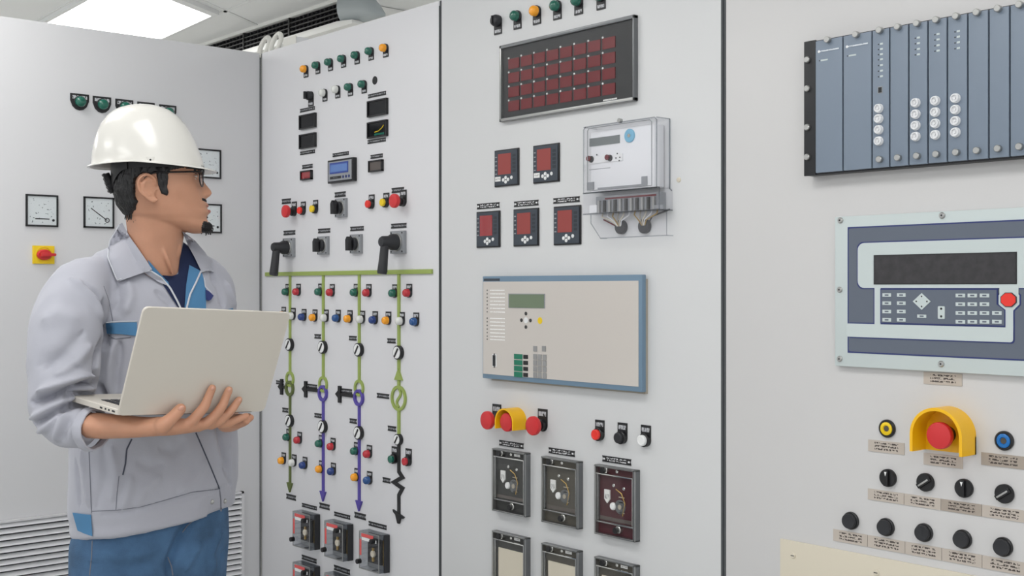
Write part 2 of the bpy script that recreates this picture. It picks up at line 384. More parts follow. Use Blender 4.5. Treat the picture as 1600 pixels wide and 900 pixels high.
def plate(w, h, text='plate_text', notch=True):
    def b():
        k = h*.18 if notch else 0
        pts = [(-w/2, -h/2), (w/2, -h/2), (w/2-k, 0), (w/2, h/2), (-w/2, h/2), (-w/2+k, 0)] if notch else [(-w/2, -h/2), (w/2, -h/2), (w/2, h/2), (-w/2, h/2)]
        return [('plate', MB().prism(pts, 0, -.002, text), None, 0)]
    return b
def single(key, b, w, u, z, name, label, cat, group=None):
    """a thing that is one mesh"""
    if key not in CACHE: CACHE[key] = b()[0][1].mesh(name)
    o = link(name, CACHE[key]); o.location = world(w, u, z); o.rotation_euler = (0, 0, ANG[w]); return props(o, label, cat, group)
def tag(px, py, wpx, hpx, label, w='R', text='plate_text', group='engraved nameplates'):
    u, z = W(w, px, py, .002); u0 = W(w, px-wpx/2, py, .002)[0]; u1 = W(w, px+wpx/2, py, .002)[0]
    z0 = W(w, px, py+hpx/2, .002)[1]; wd = round(u1-u0, 3); h = round(2*(z-z0), 4)
    return single(('pl', wd, h, text), plate(wd, h, text, 'tan' not in text), w, u, z, 'nameplate', label, 'nameplate', group)
def dev(key, b, w, px, py, d, name, label, cat, group=None):
    u, z = W(w, px, py, d); return put(key, b, w, u, z, name, label, cat, group)
CN = {'g': ('green_lens', 'green'), 'r': ('red_lens', 'red'), 'a': ('amber_lens', 'amber'), 'w': ('white_lens', 'white'), 'b': ('blue_lens', 'blue'), 'B': ('dark_blue_lens', 'blue')}

# ---- cabinet A
for i, x in enumerate((127, 162, 197, 231, 265)):
    dev('shield', shield_lamp(), 'L', x, 157+i*4.3, .015, 'indicator_lamp', 'green indicator lamp on black shield plate behind the man, %s from the outer end' % ORD[i], 'indicator lamp', 'green lamps above the man')
def gauge(pointer, small=False):
    def b():
        a = MB().box(-.048, .048, 0, -.010, -.048, .048, 'black')
        a = MB(); s = .048
        for q in ((-s, s, s-.005, s), (-s, s, -s, -s+.005), (-s, -s+.005, -s, s), (s-.005, s, -s, s)): a.box(q[0], q[1], 0, -.006, q[2], q[3], 'black')
        f = MB().box(-.043, .043, 0, -.003, -.043, .043, 'dial_text')
        out = [('frame', a, None, 0), ('dial', f, None, 0)]
        n = MB()
        if pointer == 'bar': n.box(-.02, .022, -.0029, -.004, -.026, -.023, 'soft_black').cyl(.034, -.028, .004, -.0029, -.004, 'black')
        else:
            t = math.radians(-36)
            for L, wd in ((.062, .0022),): q = [(-.026, .012), (-.025, .014), (.026, -.022), (.025, -.0245)]; n.prism(q, -.0029, -.004, 'black')
            n.ring(.026, -.023, .0075, .002, -.0029, -.0042, 'black', 16)
        out.append(('pointer', n, None, 0))
        out.append(('glass', MB().box(-.043, .043, -.0048, -.0055, -.043, .043, 'clear'), None, 0))
        return out
    return b
for x, y, pt, lb in ((67, 329, 'bar', 'square white gauge above the yellow switch, bar low on its dial'), (156, 332, 'needle', 'square white gauge with slanting needle beside the man\'s nape'),
                 (326, 255.5, 'bar', 'square white gauge half hidden behind the hard hat peak'), (327, 341, 'bar', 'square white gauge half hidden behind the man\'s chin')):
    dev('gauge'+pt, gauge(pt), 'L', x, y, .01, 'panel_gauge', lb, 'gauge', 'square analogue gauges')
def yswitch():
    a = MB().box(-.032, .032, 0, -.008, -.027, .027, 'yellow')
    a.ring(0, 0, .024, .002, -.0078, -.0095, 'guard_yellow')
    k = MB().lathe(0, 0, [(.019, -.0078), (.019, -.014), (.016, -.018), (.0005, -.018)], 'stop_red', sx=1.15, sz=.85).prism([(-.014, -.006), (.028, -.004), (.030, 0), (.028, .004), (-.014, .006)], -.0175, -.030, 'stop_red')
    return [('switch_plate', a, None, .0015), ('knob', k, None, .001)]
dev('ysw', yswitch, 'L', 69, 398, .01, 'isolator_switch', 'small yellow plate switch with red turning knob below the gauge', 'switch')

# ---- cabinet B, upper half
row = [(471.6, 107.4, 'a'), (490, 101.6, 'g'), (509.7, 96.7, 'g'), (530.1, 91.3, 'g'), (551.2, 85.7, 'g'), (573.1, 79.5, 'g'), (595.8, 74.4, 'a')]
names = ['amber indicator lamp at the start of the uppermost lamp row, nearest the corner', 'green lamp next to the amber one at the corner end of the uppermost row', 'second green lamp of the uppermost row counted from the corner',
         'middle green lamp of the five in the uppermost row', 'fourth green lamp of the uppermost row counted from the corner', 'fifth green lamp of the uppermost row, beside the far amber one', 'amber indicator lamp ending the uppermost lamp row away from the corner']
for (x, y, c), lb in zip(row, names):
    dev('lb'+c, lamp(CN[c][0], 'below'), 'R', x, y, .017, 'indicator_lamp', lb, 'indicator lamp', 'lamps at the top of the mimic cabinet')
for x, y, c, lb in ((501, 144.6, 'w', 'white lamp beside the small black knob, second row of the mimic cabinet'), (521, 139.3, 'w', 'white lamp beside a green lamp, second row of the mimic cabinet'),
                (540.8, 135.7, 'g', 'green lamp beside a white lamp, second row of the mimic cabinet'), (562.2, 131.2, 'g', 'green lamp beside the empty round hole, second row of the mimic cabinet')):
    dev('lb'+c, lamp(CN[c][0], 'below'), 'R', x, y, .017, 'indicator_lamp', lb, 'indicator lamp', 'lamps in the second row of the mimic cabinet')
def small_knob():
    a = holder(.03, .033, 'below'); k = MB().lathe(0, 0, [(.0145, -.0024), (.0145, -.014), (.012, -.017), (.0005, -.017)], 'soft_black').box(-.003, .003, -.0165, -.028, -.012, .012, 'black')
    return [('nameplate', a, None, 0), ('knob', k, None, 0)]
dev('sk', small_knob, 'R', 479.2, 149.1, .017, 'selector_switch', 'small black turning knob starting the second row of the mimic cabinet', 'knob')
u, z = W('R', 586, 125.7); single('hole', lambda: [('p', MB().lathe(0, 0, [(.0125, -.0003), (.0125, -.0015), (.010, -.0018), (.0005, -.0009)], 'black'), None, 0)], 'R', u, z, 'hole_plug', 'black round plugged hole at the end of the second lamp row', 'plug')
def window(w, h, face, rim='black'):
    def b():
        a = MB().box(-w/2, w/2, 0, -.009, h/2-.004, h/2, rim).box(-w/2, w/2, 0, -.009, -h/2, -h/2+.004, rim).box(-w/2, -w/2+.004, 0, -.009, -h/2, h/2, rim).box(w/2-.004, w/2, 0, -.009, -h/2, h/2, rim)
        return [('frame', a, None, 0), ('display', MB().box(-w/2+.004, w/2-.004, 0, -.0055, -h/2+.004, h/2-.004, face), None, 0)]
    return b
mat('glass_black', (12, 13, 18), .12, spec=.25, coat=.15)
for x, y, wd, h, lb in ((480, 189.5, .096, .046, 'upper dark display window in the column near the corner'), (480, 220, .096, .046, 'lower dark display window in the column near the corner'),
                    (589, 168.3, .1, .048, 'upper dark display window in the column beside the third cabinet'), (589, 201.8, .1, .048, 'lower dark display window, with a yellow streak, beside the third cabinet')):
    r = dev('win%.3f' % wd, window(wd, h, 'glass_black'), 'R', x, y, .006, 'digital_display', lb, 'display', 'dark display windows')
    if y == 201.8:
        mb = MB(); mb.tube([(-.012, -.006, -.008), (.008, -.006, -.006), (.026, -.006, .002), (.034, -.006, .009)], .0012, 'yellow', 6); mb.box(-.014, .036, -.0054, -.0062, -.018, -.012, 'green_lens'); link('lit_trace', mb.mesh('lit_trace'), r)
dev('smred', window(.066, .03, 'screen_deep_red'), 'R', 478, 273.7, .006, 'digital_display', 'small red lit display near the corner of the mimic cabinet', 'display')
mat('smoke', (92, 84, 80), .3); dev('smdark', window(.07, .034, 'smoke'), 'R', 586.5, 259.2, .006, 'digital_display', 'small brownish dark display right of the blue screen controller', 'display')
def controller():
    w, h = .144, .072; a = MB().box(-w/2, w/2, 0, -.014, -h/2, h/2, 'black'); f = MB().box(-w/2+.007, w/2-.007, -.013, -.0155, -h/2+.006, h/2-.006, 'grey_plate')
    s = MB().box(-w/2+.016, w/2-.024, -.0154, -.0165, -.008, .026, 'frame_blue'); g = MB().box(-w/2+.021, w/2-.029, -.0164, -.0172, -.003, .02, 'lcd_blue')
    out = [('frame', a, None, .0015), ('front_plate', f, None, 0), ('screen_border', s, None, 0), ('screen', g, None, 0)]
    for i in range(3): out.append(('key', MB().cyl(.02+i*.016, -.02, .0045, -.0154, -.0175, 'navy', 12), None, 0))
    out.append(('key_legend', MB().box(-.055, .008, -.0154, -.0160, -.024, -.016, 'tag_small'), None, 0))
    return out
dev('ctl', controller, 'R', 531, 266.5, .015, 'process_controller', 'black framed controller with blue screen and three round keys', 'controller')
for x, y, wp, hp, lb in ((479.8, 170.9, 23, 5.5, 'nameplate above the upper dark window near the corner'), (480, 238, 23, 5.5, 'nameplate below the lower dark window near the corner'), (588.5, 147.8, 28, 6, 'nameplate above the upper dark window beside the third cabinet'),
                     (588, 219.9, 28, 6, 'nameplate below the window with the yellow streak'), (479.8, 260, 16, 6, 'nameplate above the small red display'), (531.8, 240.8, 25, 5.5, 'nameplate above the blue screen controller'),
                     (588, 244, 19, 6, 'nameplate above the small brownish display'), (531, 303.8, 17, 8, 'nameplate above the topmost square rotary switch'), (451.7, 363.6, 18, 7, 'nameplate above the pistol handle switch nearest the corner'),
                     (506, 360.5, 19, 7, 'nameplate above the rotary switch beside the corner pistol handle'), (557.3, 357.2, 21, 7, 'nameplate above the rotary switch beside the far pistol handle'), (622.6, 352.7, 24, 7.5, 'nameplate above the pistol handle switch farthest from the corner'),
                     (447, 314.5, 14, 8, 'nameplate above the red mushroom button nearest the corner'), (621, 297, 19, 8, 'nameplate above the larger red mushroom button of the mimic cabinet')):
    tag(x, y, wp, hp, lb)
dev('mush', mushroom(), 'R', 443.5, 330, .04, 'emergency_stop_button', 'red mushroom button nearest the corner on the mimic cabinet', 'button')
dev('mush', mushroom(), 'R', 613, 313.6, .04, 'emergency_stop_button', 'red mushroom button beside a yellow button, far side of the mimic cabinet', 'button')
for x, y, c, lb in ((466, 328.7, 'bright_red', 'red push button beside the corner mushroom button'), (485.2, 326.3, 'yellow', 'yellow push button beside the red one near the corner'),
                (572.6, 318.7, 'bright_red', 'red push button right of the topmost rotary switch'), (595.4, 316.3, 'yellow', 'yellow push button between red button and red mushroom')):
    dev('pb'+c, button(c), 'R', x, y, .02, 'push_button', lb, 'button', 'red and yellow push buttons of the mimic cabinet')
dev('rot', rotary(), 'R', 530.5, 324.5, .011, 'rotary_switch', 'black knob rotary switch alone between the push buttons', 'switch', 'square rotary switches')
dev('rot', rotary(), 'R', 502.5, 383.5, .011, 'rotary_switch', 'black knob rotary switch beside the corner pistol handle', 'switch', 'square rotary switches')
dev('rot', rotary(), 'R', 554, 381, .011, 'rotary_switch', 'black knob rotary switch beside the far pistol handle', 'switch', 'square rotary switches')
dev('hsw', handle_switch(), 'R', 449, 386.8, .012, 'handle_switch', 'pistol handle switch nearest the corner, above the green bar', 'switch', 'pistol handle switches')
dev('hsw2', handle_switch(.066), 'R', 619.5, 378.5, .012, 'handle_switch', 'pistol handle switch farthest from the corner, above the green bar', 'switch', 'pistol handle switches')
# ---- mimic diagram
T = .004
def strip(w, pts, m, wd, name, parent=None, origin=(0, 0), th=T):
    """flat strip along a path (u, z)"""
    mb = MB(); P = [Vector((p[0]-origin[0], p[1]-origin[1])) for p in pts]
    L, R = [], []
    for i, p in enumerate(P):
        a = (P[i]-P[i-1]).normalized() if i else (P[1]-P[0]).normalized(); b = (P[i+1]-P[i]).normalized() if i < len(P)-1 else a
        t = (a+b).normalized(); s = Vector((-t.y, t.x))*wd/2/max(.4, t.dot(a)); L.append(p+s); R.append(p-s)
    for i in range(len(P)-1): mb.prism([tuple(L[i]), tuple(L[i+1]), tuple(R[i+1]), tuple(R[i])], 0, -th, m)
    return mb
uL, zb = W('R', 414.5, 428.6, T); uR, _ = W('R', 675, 426, T)
o = link('mimic_busbar', MB().box(uL, uR, 0, -.006, zb-.0065, zb+.0065, 'olive').mesh('mimic_busbar', .001)); o.location = world('R', 0, 0); o.rotation_euler = (0, 0, ANG['R'])
props(o, 'long horizontal green busbar strip linking the four mimic lines', 'diagram strip')
cols = [dict(x=452.3, ring=(592.4, 606.9), rm=('olive', 'dark_olive'), low='dark_olive', tip=769.5, sel=(538.4, 657.7), lb='dark green arrow line of the mimic diagram, nearest the corner'),
        dict(x=504.2, ring=(600.5, 614.6), rm=('olive', 'purple'), low='purple', tip=783.6, sel=(542.5, 666.8), lb='green and purple arrow line second from the corner'),
        dict(x=560.4, ring=(606.3, 621.4), rm=('olive', 'purple'), low='purple', tip=799, sel=(546.5, 676.6), lb='green and purple arrow line third from the corner'),
        dict(x=622.3, ring=(622.3, 622.3), rm=('olive', 'olive'), low='mimic_black', tip=816, sel=(551, 687), lb='green line ending in black zigzag, farthest from the corner')]
for ci, c in enumerate(cols):
    u, _ = W('R', c['x'], 500, T); zz = lambda py: W('R', c['x'], py, T)[1]
    r = link('mimic_line'); r.location = world('R', u, zb); r.rotation_euler = (0, 0, ANG['R']); props(r, c['lb'], 'diagram strip', 'vertical mimic lines')
    Z = lambda py: zz(py)-zb
    R0 = .0255 if ci < 3 else .037; wd = .0115
    z1 = Z(c['ring'][0]); z2 = Z(c['ring'][1]); th = T
    mb = MB().box(-wd/2, wd/2, 0, -th, z1+R0-.002, -.0065, 'olive')
    if ci == 3: mb.prism([(-.019, Z(594)), (.019, Z(594)), (0, Z(576))], 0, -.006, 'olive')
    link('upper_strip', mb.mesh('upper_strip'), r)
    link('ring', MB().ring(0, z1, R0, .0085, 0, -.0055, c['rm'][0]).mesh('ring'), r)
    if ci < 3: link('ring', MB().ring(0, z2, R0, .0085, 0, -.0075, c['rm'][1]).mesh('ring'), r)
    else:
        mb = MB(); pts = [(.006*math.sin(t*2*PI)-.0*t, Z(607)+(Z(637)-Z(607))*t) for t in [k/10 for k in range(11)]]; pts = [(p[0]*1.6, p[1]) for p in pts]
        mb = strip('R', pts, 'olive', .008, ''); link('ring_filament', mb.mesh('ring_filament'), r)
    if ci < 3:
        zt = Z(c['tip']); mb = MB().box(-wd/2, wd/2, 0, -th, zt+.026, z2-R0+.002, c['low']).prism([(-.017, zt+.032), (.017, zt+.032), (0, zt)], 0, -.006, c['low']); link('lower_strip', mb.mesh('lower_strip'), r)
    else:
        mb = MB().box(-wd/2, wd/2, 0, -th, Z(687), z1-R0+.002, 'olive'); link('middle_strip', mb.mesh('middle_strip'), r)
        q = lambda px, py: (W('R', px, py, T)[0]-u, W('R', px, py, T)[1]-zb)
        mb = strip('R', [(0, Z(687)), (0, Z(737)), q(628, 746), q(614.5, 753.5), q(628, 763), (0, Z(774)), (0, Z(803))], 'mimic_black', .012, '')
        mb.prism([(-.028, Z(798)), (.028, Z(806)), (.022, Z(809)), (.012, Z(808.5)), (.004, Z(818)), (-.004, Z(818)), (-.014, Z(805)), (-.024, Z(802))], 0, -.0055, 'mimic_black')
        link('black_strip', mb.mesh('black_strip'), r)
    if ci < 3:  # earth symbol to the side of the rings
        e = [(0, 0), (471.5, 609.3), (524, 618.5)][ci]; y0 = [606, 611.5, 619.8][ci]
        zc = Z(y0); x1 = -R0; x0 = (W('R', e[0], e[1], T)[0]-u) if ci else -.075
        mb = MB().box(x0+.02, x1+.003, 0, -.005, zc-.005, zc+.005, 'mimic_black').box(x0+.016, x0+.030, 0, -.006, zc-.026, zc+.026, 'mimic_black').prism([(x0, zc), (x0+.018, zc+.013), (x0+.018, zc-.013)], 0, -.0055, 'mimic_black')
        link('earth_symbol', mb.mesh('earth_symbol'), r)
    for k, sy in enumerate(c['sel']):
        where = 'upper' if k == 0 else 'lower'
        place = ('line nearest the corner', 'second line from the corner', 'third line from the corner', 'line ending in the zigzag')[ci]
        dev('sel%d' % (ci == 3 and k == 1), selector(.0165 if (ci == 3 and k == 1) else .0205), 'R', c['x']-2.2, sy, .011, 'position_indicator', '%s round white dial with black slash on the %s' % (where, place), 'indicator', 'slashed white dials')
TG = [(496, 525.7, 10, 7, 'tiny plate beside the upper dial of the second mimic line'), (550.8, 528.4, 12, 7, 'tiny plate beside the upper dial of the third mimic line'), (611.2, 532.6, 13, 7.5, 'tiny plate beside the upper dial of the zigzag line'),
      (437, 597.8, 12, 6, 'tiny plate left of the rings nearest the corner'), (487, 603.6, 16, 6.5, 'tiny plate left of the rings of the second mimic line'), (540.5, 610.9, 18, 7, 'tiny plate left of the rings of the third mimic line'), (598, 618.7, 19, 7.5, 'tiny plate left of the large single green ring'),
      (445.3, 640.8, 9, 7, 'tiny plate beside the lower dial of the mimic line nearest the corner'), (496.4, 649.4, 11, 7, 'tiny plate beside the lower dial of the second mimic line'), (551.4, 658, 11, 7.5, 'tiny plate beside the lower dial of the third mimic line'), (612, 669.8, 13, 8, 'tiny plate beside the lower dial of the zigzag line'),
      (603.4, 750.5, 12, 8, 'tiny plate left of the black zigzag'), (454.4, 776.8, 15, 8, 'tiny plate under the dark green arrow tip'), (506.6, 791.2, 16, 8.5, 'tiny plate under the purple arrow tip of the second mimic line'), (562.2, 806.2, 18, 9, 'tiny plate under the purple arrow tip of the third mimic line')]
for x, y, a, b_, lb in TG: tag(x, y, a, b_, lb, group='tiny plates of the mimic diagram')
place = ['line nearest the corner', 'second line', 'third line', 'zigzag line']
for i, (xg, yg, xr, yr) in enumerate(((443, 456, 459.8, 456), (494.3, 456, 512.4, 456.9), (550, 456.9, 569.5, 457.5), (610.3, 458.2, 632.6, 457.8))):
    dev('lag', lamp('green_lens'), 'R', xg, yg, .017, 'indicator_lamp', 'green lamp just under the green bar at the %s of the mimic' % place[i], 'indicator lamp', 'lamps of the mimic diagram')
    dev('lar', lamp('red_lens'), 'R', xr, yr, .017, 'indicator_lamp', 'red lamp just under the green bar at the %s of the mimic' % place[i], 'indicator lamp', 'lamps of the mimic diagram')
xs = [(436.8, 491.8), (451.7, 493.6), (468.5, 495.4), (485.6, 496.3), (503, 496.7), (521.8, 497.2), (540.1, 498.1), (559.5, 499), (579.4, 500), (600, 500.8), (621.1, 501.8), (643.4, 502.7)]
for i, (x, y) in enumerate(xs):
    c = 'awb'[i % 3]
    if c == 'b' and (i//3) % 2 == 0: c = 'B'
    dev('la'+c, lamp(CN[c][0]), 'R', x, y, .017, 'indicator_lamp', '%s lamp of the long middle row, at the %s of the mimic' % (CN[c][1], place[i//3]), 'indicator lamp', 'lamps of the mimic diagram')
low = [[(444.4, 683.4, 'g'), (461.6, 688, 'r'), (436.8, 720, 'a'), (453.1, 723.3, 'w'), (470, 727.3, 'B')], [(495.2, 693.4, 'g'), (513.7, 698, 'r'), (495.5, 733.3, 'a'), (514.2, 736.9, 'B')], [(550.4, 705.2, 'g'), (570.4, 709.7, 'r'), (551, 746, 'a'), (570.7, 750.9, 'b')]]
for i, L_ in enumerate(low):
    for x, y, c in L_:
        dev('la'+c, lamp(CN[c][0]), 'R', x, y, .017, 'indicator_lamp', '%s lamp below the lower dial at the %s of the mimic' % (CN[c][1], place[i]), 'indicator lamp', 'lamps of the mimic diagram')
dev('pbgreen', button('green_lens', up=.036), 'R', 608.4, 717.9, .02, 'push_button', 'green push button beside the black lower part of the zigzag line', 'button', 'push buttons of the zigzag line')
dev('pbred', button('red_lens', up=.036), 'R', 630.2, 721.5, .02, 'push_button', 'red push button beside the black lower part of the zigzag line', 'button', 'push buttons of the zigzag line')
# ---- clear-covered relays, cabinet B
def relayB():
    w, h, D = .104, .112, .036
    base = MB().box(-w/2, w/2, 0, -.006, -h/2, h/2, 'grey_plate'); core = MB().box(-w/2+.022, w/2-.016, -.0058, -.02, -h/2+.02, h/2-.022, 'soft_black').box(w/2-.014, w/2-.009, -.0058, -.014, -h/2+.018, h/2-.02, 'brass')
    coil = MB().cyl(.0, -.008, .010, -.0198, -.026, 'cream', 16).box(-.004, .004, -.0198, -.024, -.03, .01, 'brass')
    red = MB().box(-w/2+.012, w/2-.03, -D-.0006, -D-.0012, h/2-.016, h/2-.006, 'pink_red').box(-w/2+.003, -w/2+.012, -D-.0006, -D-.0012, -h/2+.04, h/2-.024, 'pink_red')
    wl = MB().box(-w/2+.014, w/2-.014, -D-.0006, -D-.001, h/2-.026, h/2-.017, 'white')
    cov = MB(); t = .0022
    for q in ((-w/2, w/2, -h/2, -h/2+t), (-w/2, w/2, h/2-t, h/2), (-w/2, -w/2+t, -h/2, h/2), (w/2-t, w/2, -h/2, h/2)): cov.box(q[0], q[1], -.006, -D, q[2], q[3], 'clear_grey')
    cov.box(-w/2, w/2, -D, -D-.0005, -h/2, h/2, 'clear')
    rim = MB()
    for x in (-w/2, w/2-.003): rim.box(x, x+.003, -D-.0005, -D-.0015, -h/2, h/2, 'steel')
    for z in (-h/2, h/2-.003): rim.box(-w/2, w/2, -D-.0005, -D-.0014, z, z+.003, 'steel')
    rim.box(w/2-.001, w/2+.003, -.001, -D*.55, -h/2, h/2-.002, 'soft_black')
    out = [('base_plate', base, None, .001), ('relay_core', core, None, 0), ('coil', coil, 1, 0), ('clear_cover', cov, None, 0), ('cover_rim', rim, None, 0), ('red_legend', red, None, 0), ('white_legend', wl, None, 0)]
    for x, z in ((w/2-.026, h/2-.02), (-w/2+.006, -h/2+.022)): out.append(('thumb_screw', MB().cyl(x, z, .0075, -D-.0005, -D-.014, 'black', 16), None, 0))
    out.append(('reset_pin', MB().cyl(-.008, -h/2-.004, .003, 0, -.02, 'black', 8), None, 0))
    return out
for x, y, lb in ((478.5, 828.5, 'upper clear-covered relay nearest the corner, red legend'), (529, 844.5, 'upper clear-covered relay in the middle of its row'), (584.5, 862, 'upper clear-covered relay farthest from the corner'),
                 (478.5, 909, 'lower clear-covered relay nearest the corner, cut by the picture edge'), (529, 927, 'lower clear-covered relay, middle one, only its top edge showing')):
    dev('relB', relayB, 'R', x-5, y, .03, 'protection_relay', lb, 'relay', 'clear covered relays of the mimic cabinet')
for x, y, wp, hp, lb in ((482.8, 791.6, 23, 6, 'nameplate above the upper clear-covered relay nearest the corner'), (534.1, 805.6, 25, 6.5, 'nameplate above the middle upper clear-covered relay'), (589.4, 821, 28, 7, 'nameplate above the upper clear-covered relay farthest from the corner'),
                         (482.5, 873.6, 23, 7, 'nameplate between the two clear-covered relays nearest the corner'), (533.8, 890.3, 25, 8, 'nameplate between the two middle clear-covered relays')):
    tag(x, y, wp, hp, lb)
# ================================================================== CABINET C
GL = 'lamps over the red display'
def black_cap_lamp():
    a = holder(.03, .035, 'below'); k = MB().lathe(0, 0, [(.0155, -.0024), (.0155, -.012), (.013, -.018), (.010, -.02), (.0005, -.0205)], 'soft_black').box(-.002, .002, -.019, -.024, -.011, .011, 'black')
    return [('nameplate', a, None, 0), ('knob', k, None, 0)]
dev('bcl', black_cap_lamp, 'R', 770.5, 31.4, .018, 'selector_switch', 'black turning knob starting the row above the red display', 'knob')
for x, y, c, lb in ((800.9, 24, 'g', 'green lamp beside the black knob, above the red display'), (831.3, 16.3, 'a', 'amber lamp between green ones, above the red display'), (863.2, 8.2, 'g', 'green lamp right after the amber one, above the red display'),
                    (896.5, 0, 'g', 'green lamp cut by the top edge, above the red display'), (931.4, -8.5, 'g', 'lamp above the red display with only its tag showing')):
    dev('lc'+c, lamp(CN[c][0], 'below', .0135, .029, .033), 'R', x, y, .018, 'indicator_lamp', lb, 'indicator lamp', GL)
def annunciator():
    d = .014
    u0, z1 = W('R', 780, 72, d); u1, z1b = W('R', 990.5, 22, d); z0 = W('R', 780, 190, d)[1]; z0b = W('R', 990.5, 158, d)[1]
    zt = (z1+z1b)/2; zb_ = (z0+z0b)/2; w = u1-u0; h = zt-zb_; cx = (u0+u1)/2; cz = (zt+zb_)/2
    mb = MB(); e = .009
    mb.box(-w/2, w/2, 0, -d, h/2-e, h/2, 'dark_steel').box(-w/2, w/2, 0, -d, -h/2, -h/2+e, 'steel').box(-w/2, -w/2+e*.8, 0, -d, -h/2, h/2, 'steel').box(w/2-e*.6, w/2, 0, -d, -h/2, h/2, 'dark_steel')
    pan = MB().box(-w/2+.004, w/2-.004, 0, -d+.006, -h/2+.004, h/2-.004, 'rack_black')
    out = [('frame', mb, None, .0015), ('panel', pan, None, 0)]
    x0, x1 = -w/2+.026*w/.44, w/2-.056*w/.44; pw = (x1-x0)/8; top = h/2-.033; bot = -h/2+.02; ph = (top-bot)/4
    for r in range(4):
        for c in range(8):
            cx0 = x0+c*pw; cz0 = top-(r+1)*ph
            mb = MB().box(cx0+.003, cx0+pw-.004, -d+.0062, -d+.0045, cz0+.004, cz0+ph-.006, 'slot_red')
            mb.cyl(cx0+.004, cz0+ph-.0035, .0028, -d+.0062, -d+.0035, 'white', 8)
            out.append(('alarm_tile', mb, None, 0))
    out.append(('lettering', MB().box(w/2-.105, w/2-.06, -d+.0062, -d+.0055, -h/2+.011, -h/2+.0145, 'white_label'), None, 0))
    out.append(('front_glass', MB().box(-w/2+.006, w/2-.005, -d+.002, -d+.001, -h/2+.006, h/2-.006, 'clear'), None, 0))
    annunciator.pos = (cx, cz); return out
parts = annunciator(); put('ann', lambda: parts, 'R', *annunciator.pos, 'annunciator_panel', 'wide framed alarm display with a grid of dark red tiles', 'display')
def meter(screen, label, deep=False):
    def b():
        s = .048; a = MB().box(-s, s, .0, -.004, -s, s, 'black'); f = MB().box(-s+.0035, s-.0035, -.0038, -.0055, -s+.0035, s-.0035, 'slate')
        sc = MB().box(-.031, .020, -.0054, -.0062, -.017, .037, screen)
        k = MB()
        for i in range(5): k.box(-.043, -.036, -.0054, -.0057, .028-i*.011, .031-i*.011, 'grey_plate')
        for i in range(5): k.box(.026, .038, -.0054, -.0057, .026-i*.010, .033-i*.010, 'slate_dark')
        out = [('case', a, None, .0012), ('front_plate', f, None, 0), ('screen', sc, None, 0), ('side_legend', k, None, 0)]
        for x, z in ((0, -.026), (-.0095, -.0315), (.0095, -.0315), (.0, -.037), (.023, -.027)): out.append(('button', MB().cyl(x, z, .0047, -.0054, -.0075, 'white', 12), None, 0))
        if label: out.append(('label', MB().box(-.043, -.021, -.0054, -.006, -.034, -.022, 'white_label'), None, 0))
        if deep: out.append(('painted_reflection', MB().prism([(-.002, -.0168), (.0195, -.0168), (.0195, .012)], -.0061, -.0064, 'screen_red'), None, 0))  # reflection painted on the screen as a paler triangle
        return out
    return b
for x, y, lbf, sc, lb in ((790.6, 261.9, 1, 'screen_red', 'square power meter with white sticker, upper pair, beside the corner-side edge'), (852.4, 255.3, 1, 'screen_red', 'square power meter with white sticker, nearer the clear energy meter'),
                          (761.8, 358.4, 0, 'screen_deep_red', 'square power meter with deep red screen starting the row of three'), (820.9, 355.2, 0, 'screen_red', 'square power meter in the middle of the row of three'),
                          (885.2, 352, 0, 'screen_red', 'square power meter ending the row of three, beside the clear terminal cover')):
    dev('met%d%s' % (lbf, sc), meter(sc, lbf), 'R', x, y, .005, 'power_meter', lb, 'meter', 'square digital power meters')
for x, y, a, b_, lb in ((762.3, 321.5, 35, 8.5, 'nameplate above the power meter with the deep red screen'), (821.6, 317.8, 38, 8.5, 'nameplate above the middle power meter of the row of three'), (884.4, 312.5, 41, 8.5, 'nameplate above the power meter beside the clear terminal cover'),
                        (798.4, 694.4, 38, 8.5, 'nameplate above the first withdrawable relay'), (877, 706.4, 41, 9, 'nameplate above the middle withdrawable relay'), (963, 719.4, 45, 9.5, 'nameplate above the maroon withdrawable relay')):
    tag(x, y, a, b_, lb, text='plate_text2')
